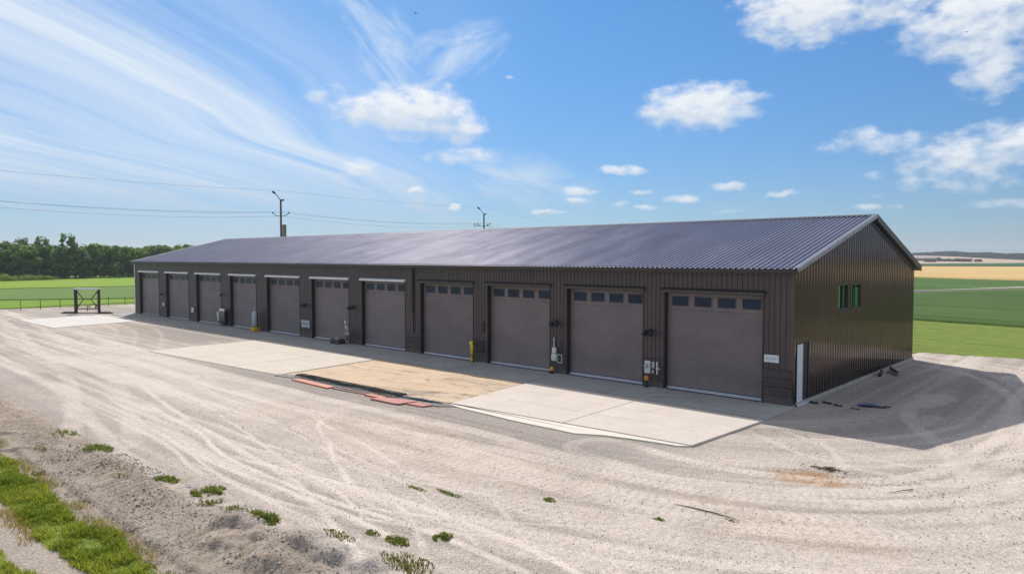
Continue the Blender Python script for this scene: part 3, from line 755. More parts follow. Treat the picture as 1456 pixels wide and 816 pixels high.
# ================================================================== THE LONG BUILDING
LB, WB, YR = -64.3, 16.84, 9.2
ZE, ZRG = 5.0, 7.33           # wall top at eaves, wall top under ridge
RS = (7.42 - 5.08) / (YR + .2)    # front roof slope
def zroof(y): return 5.08 + RS * (y + .2) if y <= YR else 7.42 - (7.42 - 5.0) / (17.35 - YR) * (y - YR)
B = empty('storage_building', (0, 0, 0), label='long low dark brown metal garage building with eleven roll-up doors', cat='building')
doors = [(-63.05, -58.35), (-56.7, -51.9), (-50.35, -45.8), (-44.2, -40.0), (-38.4, -33.87), (-32.35, -28.0), (-26.63, -22.35), (-21.0, -16.7), (-15.65, -11.45), (-10.45, -6.3), (-5.3, -1.06)]
ZT = 4.06
def panels(mb, x0, x1, z0, z1, pitch=.215, y=0.0):
    # vertical boards with a narrow sunk seam between them
    n = max(1, round((x1 - x0) / pitch)); w = (x1 - x0) / n
    for i in range(n):
        a, b_ = x0 + i * w, x0 + (i + 1) * w
        s = .012
        P_ = [(a, y + .022), (a + s, y + .022), (a + s + .006, y), (b_ - s - .006, y), (b_ - s, y + .022), (b_, y + .022)]
        mb.add([(p[0], p[1], z0) for p in P_] + [(p[0], p[1], z1) for p in P_], [(k, k + 1, 7 + k, 6 + k) for k in range(5)])
wains = {0: 0, 1: 0, 2: 1.25, 3: 1.45, 4: .0, 5: 1.2, 6: 1.0, 7: 1.2, 8: 1.15, 9: 1.2, 10: 1.25, 11: 1.35}
fw_ = MB()
edges = [LB] + [v for d in doors for v in d] + [0.0]
pil = [(edges[i], edges[i + 1]) for i in range(0, len(edges), 2)]
for (a, b_) in doors: panels(fw_, a, b_, ZT + .17, ZE)
for k, (a, b_) in enumerate(pil):
    panels(fw_, a, b_, wains[k] if wains[k] else .05, ZE)
fw_.box((LB, .03, -.1), (LB + .05, .3, ZE)); 
for (a, b_) in pil: fw_.box((a + .02, .05, .0), (b_ - .02, .30, ZE - .02))
for (a, b_) in doors: fw_.box((a - .02, .055, ZT + .16), (b_ + .02, .29, ZE - .03))
fw_.build('front_wall', M_wall, B)
for k, (a, b_) in enumerate(pil):
    if wains[k]:
        mb = MB(); n = 4; hgt_ = wains[k] / n
        for i in range(n):
            z0 = .05 + i * hgt_ * (wains[k] - .05) / wains[k]; z1 = .05 + (i + 1) * hgt_ * (wains[k] - .05) / wains[k] - .012
            mb.bbox((a + .004, -.012, z0), (b_ - .004 if k < 11 else .012, .05, z1), .006)
        if k == 11:
            for i in range(n):
                z0 = .05 + i * hgt_ * (wains[k] - .05) / wains[k]; z1 = .05 + (i + 1) * hgt_ * (wains[k] - .05) / wains[k] - .012
                mb.bbox((-.03, .052, z0), (.014, .36, z1), .006)
        mb.bbox((a + .002, -.022, wains[k] - .008), (b_ - .002 if k < 11 else .02, .03, wains[k] + .022), .004)
        mb.build('wainscot', M_wains, B)
# doors
def seg_profile(z0, z1, n):
    out = []
    p = (z1 - z0) / n
    for i in range(n):
        z = z0 + i * p
        out += [(.008, z), (.0, z + p * .22), (-.002, z + p * .5), (.0, z + p * .78)]
    out.append((.012, z1)); return out
for k, (a, b_) in enumerate(doors):
    yd = .235
    zw = 3.36                     # below the window row
    d = MB()
    pr = seg_profile(.17, zw, 42)
    d.add([(a + .03, yd + p[0], p[1]) for p in pr] + [(b_ - .03, yd + p[0], p[1]) for p in pr], [(i, len(pr) + i, len(pr) + i + 1, i + 1) for i in range(len(pr) - 1)])
    d.bbox((a + .03, yd - .002, zw + .004), (b_ - .03, yd + .05, ZT + .05), .006)
    door = d.build('garage_door', M_door, B)
    n = 4
    W_ = b_ - a - .16
    for i in range(n):
        c = a + .1 + W_ * (i + .5) / n; ww = W_ / n * .36; z0, z1 = 3.52, 3.90
        m_ = MB()
        fr = .035
        m_.bbox((c - ww - fr, yd - .022, z0 - fr), (c + ww + fr, yd - .003, z0), .004)
        m_.bbox((c - ww - fr, yd - .022, z1), (c + ww + fr, yd - .003, z1 + fr), .004)
        m_.bbox((c - ww - fr, yd - .022, z0), (c - ww, yd - .003, z1), .004)
        m_.bbox((c + ww, yd - .022, z0), (c + ww + fr, yd - .003, z1), .004)
        m_.box((c - ww, yd - .010, z0), (c + ww, yd - .0035, z1), 1)
        m_.build('window', [M_doorframe, M_glass], door)
    s = MB(); s.bbox((a + .03, yd - .035, .05), (b_ - .03, yd + .02, .15), .012); s.bbox((a + .02, yd - .10, .045), (b_ - .02, yd - .04, .075), .008)
    s.build('bottom_seal', M_seal, door)
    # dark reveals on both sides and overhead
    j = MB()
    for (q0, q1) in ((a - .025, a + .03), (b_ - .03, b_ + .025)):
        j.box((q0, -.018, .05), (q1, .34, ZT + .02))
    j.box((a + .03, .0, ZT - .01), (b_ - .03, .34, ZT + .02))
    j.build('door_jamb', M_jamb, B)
    # drip cap / header over the opening
    h_ = MB()
    x0, x1 = a - .10, b_ + .06
    h_.prism([(-.13, ZT + .02), (-.012, ZT + .02), (-.0, ZT + .175), (-.09, ZT + .15), (-.13, ZT + .11)], 'x', x0, x1)
    h_.build('door_header', M_ltrim if k <= 6 else M_btrim, B)
    if k > 6:
        h2 = MB(); h2.prism([(-.15, ZT + .115), (-.132, ZT + .115), (-.092, ZT + .155), (-.004, ZT + .18), (-.004, ZT + .20), (-.10, ZT + .172)], 'x', x0 - .02, x1 + .02)
        h2.build('drip_cap', M_black, B)
# gable walls
def gable(x, sgn, mats, holes=()):
    mb = MB(); pitch = .30
    def prof(y):       # outward offset of corrugation
        f = (y / pitch) % 1
        return .0 if f < .42 else .06 * min(1, (f - .42) / .14) if f < .86 else .06 * (1 - (f - .86) / .14)
    ysg = sorted(set([round(i * pitch + f * pitch, 4) for i in range(int(WB / pitch) + 1) for f in (0, .42, .56, .86)] + [0, WB, YR]))
    ysg = [y for y in ysg if 0 <= y <= WB]
    for h_ in holes: ysg += [h_[0], h_[1]]
    ysg = sorted(set(ysg))
    for y0, y1 in zip(ysg[:-1], ysg[1:]):
        ym = (y0 + y1) / 2
        zs = [(.12, None)]
        cuts = [h_ for h_ in holes if h_[0] - 1e-6 <= ym <= h_[1] + 1e-6]
        segs = []; z = .12
        for c in sorted(cuts, key=lambda c: c[2]):
            if c[2] > z: segs.append((z, c[2]))
            z = c[3]
        segs.append((z, None))
        for (za, zb) in segs:
            t0 = zb if zb is not None else zroof(y0) - .10; t1 = zb if zb is not None else zroof(y1) - .10
            xa, xb = x + sgn * prof(y0), x + sgn * prof(y1)
            q = [(xa, y0, za), (xb, y1, za), (xb, y1, t1), (xa, y0, t0)]
            mb.add(q if sgn > 0 else q[::-1], [(0, 1, 2, 3)])
    return mb
HO = [(.40, 1.62, .05, 2.31), (4.80, 6.12, 3.30, 4.40), (6.40, 7.72, 3.28, 4.38)]
gable(0.0, 1, None, HO).build('gable_wall', M_gable, B)
gable(LB, -1, None).build('gable_wall', M_gable, B)
rw = MB()
npn = 330; w_ = -LB / npn
for i in range(npn):
    a = LB + i * w_
    rw.add([(a, WB, .1), (a + w_ * .6, WB, .1), (a + w_ * .7, WB + .02, .1), (a + w_, WB + .02, .1), (a, WB, 5.02), (a + w_ * .6, WB, 5.02), (a + w_ * .7, WB + .02, 5.02), (a + w_, WB + .02, 5.02)], [(1, 0, 4, 5), (2, 1, 5, 6), (3, 2, 6, 7)])
rw.build('rear_wall', M_gable, B)
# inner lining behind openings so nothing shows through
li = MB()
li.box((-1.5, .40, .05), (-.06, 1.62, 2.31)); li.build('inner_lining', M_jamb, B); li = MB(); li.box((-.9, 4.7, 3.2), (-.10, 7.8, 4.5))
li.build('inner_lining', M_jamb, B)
# foundation
f_ = MB()
f_.bbox((-.05, .36, -.15), (.10, WB + .05, .115), .012)
for (a, b_) in pil: f_.bbox((a, -.022, -.15), (b_ + (.03 if b_ == 0 else 0), .3, .048), .006)
f_.bbox((LB - .05, -.02, -.15), (LB + .1, WB, .11), .012); f_.bbox((LB, WB - .1, -.15), (0, WB + .06, .11), .012)
f_.build('foundation', M_found, B)
# corner trims
c_ = MB()
c_.bbox((-.07, -.024, 1.37), (.036, .07, 5.0), .006); c_.build('corner_trim', M_btrim, B); c_ = MB(); c_.bbox((-.07, WB - .05, .1), (.045, WB + .04, 5.0), .006)
c_.build('corner_trim', M_btrim, B)
c_ = MB(); c_.bbox((LB - .05, -.035, .0), (LB + .07, .06, 5.0), .006); c_.build('corner_trim', M_ltrim, B)
# roof
rf = MB()
X0, X1 = LB - .28, .24
npit = round((X1 - X0) / .23); pw = (X1 - X0) / npit
prof = []
for i in range(npit):
    a = X0 + i * pw
    prof += [(a, 0), (a + pw * .66, 0), (a + pw * .72, .058), (a + pw * .88, .058), (a + pw * .98, 0)]
prof.append((X1, 0))
nP = len(prof)
yl = [-.22, 4.5, YR, 13.3, 17.35]
vs_ = []
for y in yl: vs_ += [(p[0], y, zroof(y) + p[1]) for p in prof]
fs_ = []
for r in range(len(yl) - 1):
    fs_ += [(r * nP + i, r * nP + i + 1, (r + 1) * nP + i + 1, (r + 1) * nP + i) for i in range(nP - 1)]
rf.add(vs_, fs_)
# underside
rf.add([(X0, -.22, zroof(-.22) - .03), (X1, -.22, zroof(-.22) - .03), (X1, YR, 7.39), (X0, YR, 7.39), (X1, 17.35, 4.97), (X0, 17.35, 4.97)], [(3, 2, 1, 0), (5, 4, 2, 3)])
roof = rf.build('roof', M_roof, B)
rc = MB(); rc.prism([(YR - .22, 7.42 + .052 - .22 * RS), (YR, 7.485), (YR + .22, 7.42 + .052 - .22 * .297), (YR + .22, 7.42 + .035 - .22 * .297), (YR, 7.46), (YR - .22, 7.42 + .035 - .22 * RS)], 'x', X0 - .02, X1 + .02)
rc.build('ridge_cap', mat('ridge_dark', (.06, .06, .065), .8, 0), roof)
# rake trims, near end lighter on the front slope
def rake(x, y0, y1, m_, w=.05, drop=.17, up_=.055, sg=1):
    mb = MB()
    z0, z1 = zroof(y0), zroof(y1)
    mb.add([(x, y0, z0 - drop), (x, y0, z0 + up_), (x, y1, z1 + up_), (x, y1, z1 - drop), (x - sg * w, y0, z0 - drop), (x - sg * w, y0, z0 + up_), (x - sg * w, y1, z1 + up_), (x - sg * w, y1, z1 - drop)],
           [(0, 3, 2, 1), (4, 5, 6, 7), (1, 2, 6, 5), (0, 1, 5, 4), (3, 7, 6, 2), (0, 4, 7, 3)])
    # flat flange over the outer roof pan
    q = .15 * sg
    mb.add([(x - sg * w, y0, z0 + up_), (x - sg * w - q, y0, z0 + up_ + .004), (x - sg * w - q, y1, z1 + up_ + .004), (x - sg * w, y1, z1 + up_)], [(0, 1, 2, 3)])
    return mb.build('rake_trim', m_, B)
rake(X1 + .05, -.22, YR, mat('rake_pale', (.33, .33, .36), .35, .6), drop=.11)
rake(X1 + .05, YR + .001, 17.35, M_fascia, drop=.24, up_=.05)
rake(X0 - .05, -.22, YR, M_ltrim, drop=.13, sg=-1)
rake(X0 - .05, YR + .001, 17.35, M_fascia, sg=-1)
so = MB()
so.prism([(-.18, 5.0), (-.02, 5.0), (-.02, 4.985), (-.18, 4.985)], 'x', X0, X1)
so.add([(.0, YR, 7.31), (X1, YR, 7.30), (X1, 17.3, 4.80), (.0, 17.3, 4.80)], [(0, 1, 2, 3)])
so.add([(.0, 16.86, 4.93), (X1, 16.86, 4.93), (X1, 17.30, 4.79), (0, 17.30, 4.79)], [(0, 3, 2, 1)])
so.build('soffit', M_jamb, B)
# eave: fascia board and a slim gutter lip
g_ = MB(); g_.prism([(-.20, 4.90), (-.17, 4.90), (-.17, 5.04), (-.20, 5.04)], 'x', X0, X1 + .02)
g_.prism([(-.27, 4.965), (-.203, 4.965), (-.203, 4.985), (-.25, 4.985), (-.255, 5.045), (-.27, 5.045)], 'x', X0, X1 + .03)
g_.prism([(17.30, 4.80), (17.34, 4.80), (17.34, 4.965), (17.30, 4.965)], 'x', X0, X1)
g_.build('gutter', M_fascia, B)
ga = MB(); ga.prism([(-.205, 4.885), (-.012, 4.885), (-.012, 4.897), (-.205, 4.897)], 'x', X0, X1); ga.build('eave_flashing', M_fascia, B)
# downspout between the seventh and eighth doors
dsp = MB(); dsp.bbox((-21.70, -.105, 2.35), (-21.56, -.004, 4.9), .012); dsp.bbox((-21.67, -.085, 1.25), (-21.59, -.004, 2.35), .01, 1)
dsp.build('downspout', [M_black, M_btrim], B)
# gable windows, each with frame, pane and a strip coloured as a green reflection
for i, (y0, y1, z0, z1) in enumerate(HO[1:]):
    w = MB(); fr = .07
    for (a, b_, c, d) in ((y0, y1, z0, z0 + fr), (y0, y1, z1 - fr, z1), (y0, y0 + fr, z0 + fr, z1 - fr), (y1 - fr, y1, z0 + fr, z1 - fr)):
        w.bbox((-.07, a, c), (.045, b_, d), .008)
    w.bbox((-.05, (y0 + y1) / 2 - .03, z0 + fr), (.02, (y0 + y1) / 2 + .03, z1 - fr), .006)
    w.bbox((.0, y0 - .04, z0 - .035), (.07, y1 + .04, z0), .006)
    fo = w.build('window', mat('window_frame_bronze', (.04, .04, .04), .4, .3), B)
    pn = MB()
    pn.box((-.045, y0 + fr, z0 + fr), (-.036, y1 - fr, z1 - fr))
    pn.build('pane', mat('window_glass_green', (.01, .035, .018), .03, 0, .1, spec=1.0), fo)
    bl = MB()
    if i == 0: bl.box((-.030, y0 + fr, z0 + fr + .02), (-.024, y0 + fr + .34, z1 - fr))
    else: bl.box((-.030, y0 + .55, z0 + fr + .02), (-.024, y1 - fr - .03, z1 - fr - .12))
    bl.build('green_reflection', mat('reflection_green' if i == 0 else 'reflection_dark_green', (.13, .36, .07) if i == 0 else (.03, .20, .045), .6, 0, .2, 2), fo)  # green strip over the glass paints a reflection
# gable-side door: pale leaf standing open beside a dark panel
sd_ = MB(); sd_.bbox((-.03, .44, .03), (.045, 1.02, 2.27), .006)
sdo = sd_.build('side_door', M_white, B)
kn = MB(); kn.tube([(.045, .94, 1.05), (.10, .94, 1.05), (.10, .86, 1.05)], .012); kn.build('handle', M_steel, sdo)
fr_ = MB(); fr_.bbox((-.05, 1.03, .03), (.02, 1.57, 2.27), .006); fr_.bbox((-.04, .40, 2.27), (.05, 1.62, 2.32), .005); fr_.bbox((-.04, 1.57, .05), (.05, 1.62, 2.27), .005); fr_.bbox((-.04, .40, .05), (.052, .44, 2.27), .005)
fr_.build('door_frame', M_jamb, B)
st_ = MB(); st_.bbox((-.02, .36, -.02), (.13, 1.62, .045), .01); st_.build('door_sill', M_ltrim, B)
# white notice plate beside the last door
sg_ = MB(); sg_.bbox((-1.0, -.055, 1.60), (-.44, -.030, 1.88), .006); sgo = sg_.build('sign', mat('sign_plate', (.62, .68, .70), .4), B)
sf = MB()
for (a, b_, c, d) in ((-1.0, -.44, 1.60, 1.618), (-1.0, -.44, 1.862, 1.88), (-1.0, -.982, 1.618, 1.862), (-.458, -.44, 1.618, 1.862)): sf.box((a + .001, -.061, c), (b_ - .001, -.056, d))
sf.build('sign_border', M_white, sgo)
tx = MB()
def bar(x, z, w, h_): tx.box((x, -.0585, z), (x + w, -.0555, z + h_))
gx = -.93   # faint lettering, worn to strokes: S E and two boxed characters
for (x, z, w, h_) in ((0, .08, .07, .012), (0, .08, .012, -.03), (0, .045, .07, .012), (.058, .045, .012, -.04), (0, .0, .07, .012),
                      (.11, .0, .012, .09), (.11, .0, .065, .012), (.11, .042, .05, .012), (.11, .08, .065, .012),
                      (.21, -.01, .012, .11), (.21, -.01, .10, .012), (.298, -.01, .012, .11), (.21, .088, .10, .012), (.245, .035, .03, .02),
                      (.34, .0, .012, .09), (.34, .0, .05, .012), (.34, .08, .05, .012), (.385, .01, .012, .07)): bar(gx + x, 1.70 + z, w, h_)
tx.build('lettering', M_ink, sgo)
# twin-head wall lamps
def wall_lamp(x, z, s=1.0, heads=(-.10, .14)):
    m1 = MB(); m1.bbox((x - .07 * s, -.05, z - .07 * s), (x + .07 * s, -.004, z + .07 * s), .01); m1.tube([(x, -.05, z), (x, -.12, z)], .025, 8)
    m1.tube([(x + min(heads) * s - .02, -.14, z + .02), (x + max(heads) * s + .02, -.14, z)], .018, 6)
    lo = m1.build('wall_lamp', M_black, B)
    for i, hx in enumerate(heads):
        h2 = MB(); c = Vector((x + hx * s, -.15, z - .01))
        d = Vector((hx * .6, -.62, -.55)).normalized()
        h2.tube([c, c + d * .05, c + d * .17 * s, c + d * .20 * s], [.04 * s, .075 * s, .10 * s, .088 * s], 10)
        h2.tube([c + d * .195 * s, c + d * .203 * s], [.08 * s, .08 * s], 10, 1)
        h2.build('lamp_head', [M_black, M_glass], lo)
for x, z in ((-5.95, 2.42), (-11.05, 2.48), (-27.55, 2.42), (-33.1, 2.32), (-15.9, 2.1), (-45.3, 2.56), (-57.3, 2.2)):
    if x == -15.9:
        q = MB(); q.bbox((-15.98, -.06, 1.62), (-15.88, -.004, 2.2), .01); q.build('conduit_cover', M_black, B)
    elif x in (-45.3, -57.3): wall_lamp(x, z, .9, (0.0,))
    else: wall_lamp(x, z, 1.15)
# door-operator boxes on the piers
def op_box_big(x):
    o = MB(); o.bbox((x - .22, -.12, .98), (x + .02, -.02, 1.26), .02); ob = o.build('control_box', M_pale, B)
    o = MB(); o.bbox((x - .26, -.14, .62), (x + .04, -.02, .96), .03); o.bbox((x - .12, -.18, .72), (x - .02, -.14, .82), .012); o.build('lower_box', M_pale, ob)
    o = MB()
    for (a, b_, c, d) in ((x + .06, x + .36, .92, .95), (x + .06, x + .36, .55, .58), (x + .06, x + .09, .58, .92), (x + .33, x + .36, .58, .92)): o.bbox((a, -.07, c), (b_, -.03, d), .005)
    o.build('outlet_frame', M_pale, ob)
    o = MB(); o.tube([(x - .12, -.05, 1.26), (x - .12, -.05, 1.72)], .04, 8); o.build('conduit', M_grey, ob)
    o = MB(); o.tube([(x + .22, -.04, .9), (x + .14, -.05, 1.3)], .018, 6); o.tube([(x + .3, -.04, .9), (x + .3, -.04, 1.6)], .018, 6); o.build('cable', M_wood, ob)
op_box_big(-11.05)
o = MB(); o.bbox((-6.18, -.13, .60), (-5.90, -.02, 1.14), .025); ob = o.build('control_box', M_pale, B)
o = MB(); o.lathe((0, 0, 0), [(.0, .14), (.07, .13), (.085, .09), (.085, 0)], 14); dd_ = o.build('dial', M_grey, ob); dd_.location = (-6.06, -.12, .94); dd_.rotation_euler = (R(90), 0, 0)
o = MB(); o.bbox((-5.84, -.09, .84), (-5.70, -.02, 1.12), .012); o.bbox((-5.84, -.08, .62), (-5.74, -.02, .78), .012, 0); o.build('breaker_box', M_grey, ob)
o = MB(); o.bbox((-5.60, -.11, .60), (-5.55, -.02, 1.14), .008); o.tube([(-5.57, -.1, .84), (-5.40, -.12, .84)], .015, 6); o.bbox((-5.66, -.05, .80), (-5.5, -.02, .88), .005); o.build('latch_bar', M_pale, ob)
# bright riveted boxes on the far piers
for (x, z0, z1, w) in ((-57.15, 1.05, 1.38, .42), (-50.95, .80, 1.22, .46)):
    o = MB(); o.bbox((x - w / 2, -.12, z0), (x + w / 2, -.03, z1), .03); o.bbox((x - w / 4, -.15, z0 + .06), (x + w / 4, -.12, z1 - .08), .02); o.build('meter_box', M_steel, B)
o = MB(); o.bbox((-45.55, -.30, .18), (-44.62, -.03, 1.30), .03); cb = o.build('equipment_cabinet', mat('cabinet_dark_gloss', (.02, .025, .05), .15, .4), B)
o = MB(); o.bbox((-45.52, -.34, 1.22), (-44.60, -.03, 1.44), .03); o.build('cabinet_hood', M_steel, cb)
o = MB(); o.tube([(-45.72, -.26, .72), (-45.72, -.26, 1.16)], .13, 12); o.tube([(-45.70, -.26, .46), (-45.70, -.26, .66)], .11, 12); o.build('gas_bottle', M_pale, cb)
o = MB(); o.bbox((-33.6, -.10, 1.02), (-32.55, -.02, 1.22), .01); o.bbox((-33.6, -.06, .72), (-32.55, -.024, .98), .01); o.build('vent_louver', M_grey, B)
q = MB(); q.bbox((-16.15, -.07, .62), (-15.90, -.024, 1.16), .012); q.build('hatch', M_black, B)

# ================================================================== LOOSE THINGS BY THE DOORS
def canister():
    e = empty('pressure_canister', (-39.45, -.42, .045), label='grey upright canister on a yellow base between fourth and fifth doors', cat='canister')
    m_ = MB(); m_.lathe((0, 0, .34), [(0, 0), (.20, .0), (.22, .04), (.22, 1.0), (.18, 1.10), (.08, 1.16), (0, 1.17)], 18); m_.build('tank', M_grey, e, True)
    m_ = MB(); m_.bbox((-.26, -.24, 0), (.28, .24, .30), .04); m_.bbox((-.10, -.27, .08), (.10, -.24, .22), .01); m_.build('base', M_yel, e)
    m_ = MB(); m_.tube([(0, 0, 1.48), (0, 0, 1.60), (.10, 0, 1.66), (-.10, 0, 1.66)], .03, 8); m_.build('valve', M_steel, e)
    m_ = MB(); m_.tube([(.29, .05, .3), (.29, .05, 1.35), (.34, .04, 1.42)], .035, 8); m_.build('hose', M_black, e)
canister()
def yellow_tool():
    e = empty('air_tool', (-16.55, -.26, .045), label='lemon yellow hand pump with a black foot beside the eighth door', cat='tool')
    m_ = MB(); m_.tube([(0, 0, .32), (0, 0, .55), (-.01, 0, .86), (-.04, 0, 1.02), (.04, 0, 1.08)], [.045, .07, .10, .11, .06], 10); m_.build('body', M_yel2, e, True)
    m_ = MB(); m_.tube([(.06, 0, 1.0), (.2, 0, .97), (.2, 0, .86)], .03, 8); m_.build('nozzle', M_black, e)
    m_ = MB(); m_.bbox((-.12, -.10, 0), (.14, .10, .06), .02); m_.tube([(0, 0, .05), (0, 0, .34)], .035, 8); m_.build('foot', M_black, e)
    m_ = MB(); m_.tube([(.08, -.10, .05), (.09, -.10, .30)], [.08, .05], 10); m_.build('spool', M_yel, e)
yellow_tool()
def marker(loc, label, m_, h_):
    e = empty('marker_post', loc, label=label, cat='marker')
    a = MB(); a.lathe((0, 0, 0), [(.13, 0), (.13, .03), (.05, .05), (.045, h_), (0, h_)], 12); a.build('post', M_black, e)
    a = MB(); a.lathe((0, 0, h_ - .01), [(.0, 0), (.09, .0), (.10, .10), (.07, .17), (0, .20)], 12); a.build('cap', m_, e)
marker((-11.18, -.22, .045), 'small black marker post with an amber cap below the twin boxes', M_yel, .14)
marker((-6.0, -.22, .045), 'small marker post with an orange cap below the dial box', M_orange, .30)
def planter():
    e = empty('flowering_plant', (-27.75, -.35, .045), label='white blossom plant climbing the pier left of the seventh door', cat='plant')
    a = MB()
    for i in range(6):
        x = random.uniform(-.12, .25); a.tube([(0, 0, .05), (x * .5, .05, .5), (x, .08, random.uniform(.7, 1.3))], [.015, .012, .006], 5)
    a.build('stem', M_wood, e)
    a = MB()
    for i in range(16):
        c = Vector((random.uniform(-.12, .34), random.uniform(-.12, .1), random.choice((.62, .70, .78, .98, 1.05, 1.12)) + random.uniform(-.08, .08)))
        for k in range(5):
            an = k * 1.256 + i; r = .07
            t0 = c + Vector((math.cos(an) * r, -.02, math.sin(an) * r))
            a.add([c, c + Vector((math.cos(an - .5) * r * .7, -.03, math.sin(an - .5) * r * .7)), t0, c + Vector((math.cos(an + .5) * r * .7, -.03, math.sin(an + .5) * r * .7))], [(0, 1, 2, 3)])
    for i in range(7):
        c = Vector((-.05 + random.uniform(-.04, .04), -.06, 1.34 + random.uniform(-.10, .10)))
        a.add([c, c + Vector((.06, -.02, .04)), c + Vector((0, -.02, .12)), c + Vector((-.06, -.02, .04))], [(0, 1, 2, 3)])
    a.build('blossom', mat('petal_white', (.78, .76, .68), .7), e)
    a = MB()
    for i in range(60):
        c = Vector((random.uniform(-.2, .4), random.uniform(-.15, .15), random.uniform(.1, 1.1))); u = Vector((random.uniform(-1, 1), random.uniform(-1, 1), random.uniform(-.5, 1))).normalized() * .08
        w = u.cross(Vector((0, 0, 1))) * .4; a.add([c, c + u * .5 + w, c + u, c + u * .5 - w], [(0, 1, 2, 3)])
    a.build('foliage', mat('leaf_deep_green', (.03, .05, .025), .7), e)  # very dark green leaf colour
planter()
tb = empty('toolbox', (-28.45, -.55, .045), label='low dark tool tray with a pale lid beside the blossom plant', cat='toolbox')
a = MB(); a.bbox((-.5, -.28, 0), (.45, .28, .28), .04); a.build('body', mat('tray_dark', (.05, .035, .03), .5), tb)
a = MB(); a.bbox((-.1, -.2, .285), (.36, .16, .34), .02); a.tube([(-.35, 0, .28), (-.3, 0, .42), (.0, 0, .42)], .02, 6); a.build('lid', M_steel, tb)

# ================================================================== FORMWORK LEFT IN THE YARD
M_red = mat('form_board_orange', (.46, .12, .06), .7, 0, .15, 1.5, c2=(.55, .17, .09))
M_pink = mat('form_board_pink', (.42, .14, .12), .75, 0, .12, 1.5, c2=(.48, .19, .16))
def board(pts, z, th, m_, label):
    a = MB(); ce = np.mean(np.array(pts), 0)
    loc = (ce[0], ce[1], z)
    pp = [(p[0] - ce[0], p[1] - ce[1]) for p in pts]
    ar = sum(pp[i][0] * pp[(i + 1) % len(pp)][1] - pp[(i + 1) % len(pp)][0] * pp[i][1] for i in range(len(pp)))
    if ar < 0: pp = pp[::-1]
    n = len(pp); k = .012
    top = [(p[0] * (1 - k / max(.1, math.hypot(*p))), p[1] * (1 - k / max(.1, math.hypot(*p)))) for p in pp]
    a.add([(*p, 0) for p in pp] + [(*p, th - .008) for p in pp] + [(*p, th) for p in top],
          [tuple(range(n - 1, -1, -1)), tuple(range(2 * n, 3 * n))] + [(i, (i + 1) % n, n + (i + 1) % n, n + i) for i in range(n)] + [(n + i, n + (i + 1) % n, 2 * n + (i + 1) % n, 2 * n + i) for i in range(n)])
    o = a.build('form_board', m_); o.location = loc
    tag(o, label, 'board', 'painted form boards lying along the sand bay')
board([(-18.75, -9.42), (-18.6, -9.05), (-15.75, -9.12), (-15.75, -9.48)], -.01, .055, M_red, 'long orange form board at the left end of the black mesh strip')
board([(-15.6, -9.36), (-15.6, -9.22), (-12.9, -8.98), (-12.9, -9.12)], -.01, .04, mat('form_board_maroon', (.20, .07, .06), .75), 'narrow dark maroon board lying between the long orange and the pink boards')
board([(-13.4, -9.30), (-13.35, -9.02), (-12.35, -8.98), (-12.3, -9.24)], -.005, .05, M_red, 'short orange board touching the left corner of the large pink board')
board([(-12.55, -9.62), (-12.45, -9.30), (-12.1, -9.02), (-10.78, -8.72), (-10.95, -9.50), (-11.2, -9.56)], .0, .055, M_pink, 'large pink form board with a slanted left end')
board([(-10.80, -9.25), (-10.70, -8.82), (-9.86, -8.78), (-9.98, -9.16)], .0, .045, M_pink, 'small pink board at the right end beside the large pink board')
def mesh_mat():
    e = empty('edge_mesh_mat', (0, 0, 0), label='long black plastic mesh strip edging the sand bay', cat='mesh mat')
    a = MB(); P0, P1 = np.array((-19.3, -8.72)), np.array((-11.9, -8.52)); d = (P1 - P0) / np.linalg.norm(P1 - P0); nrm = np.array((-d[1], d[0])); L = np.linalg.norm(P1 - P0)
    for k in range(5):
        o_ = (k - 2) * .10
        a.tube([(*(P0 + d * s + nrm * (o_ + .03 * math.sin(s * 1.7))), .10 + .02 * math.sin(s * 3 + k)) for s in np.linspace(0, L, 40)], .020, 5)
    n = 44
    for i in range(n):
        s = L * (i + .5) / n; q = P0 + d * s; j = random.uniform(-.02, .02)
        a.tube([(*(q + nrm * -.24 + d * j), .02), (*(q + nrm * -.18 + d * j), .15), (*(q + nrm * .18 - d * j), .15), (*(q + nrm * .24 - d * j), .02)], .015, 5)
    a.build('mesh_bars', M_black, e)
    a = MB()
    a.prism([(-20.4, -9.35), (-19.2, -9.12), (-15.0, -9.02), (-12.0, -8.84), (-9.7, -8.72), (-8.9, -8.10), (-9.7, -8.10), (-12, -8.22), (-19.4, -8.45), (-20.7, -8.98)], 'z', -.1, .022)
    a.build('liner', mat('liner_dark', (.16, .14, .125), .8, 0, .3, 4, bump=.01, bscale=12), e)
mesh_mat()
sb = empty('rebar_bundle', (0, 0, 0), label='thin dark rods with bluish glint lying behind the pink boards', cat='rods')
a = MB()
for i in range(6): 
    o_ = i * .055; a.tube([(-12.1 + .2 * i, -8.66 + o_, .06 + .012 * (i % 3)), (-9.75 - .12 * i, -8.36 - .02 * i + o_ * .3, .06 + .012 * (i % 2))], .018, 6)
a.build('rod', mat('rod_blue_steel', (.06, .075, .12), .35, .7), sb)
a = MB(); a.bbox((-11.0, -8.50, .04), (-10.96, -8.30, .10), .005); a.bbox((-10.4, -8.48, .04), (-10.36, -8.30, .10), .005); a.build('tie', M_steel, sb)

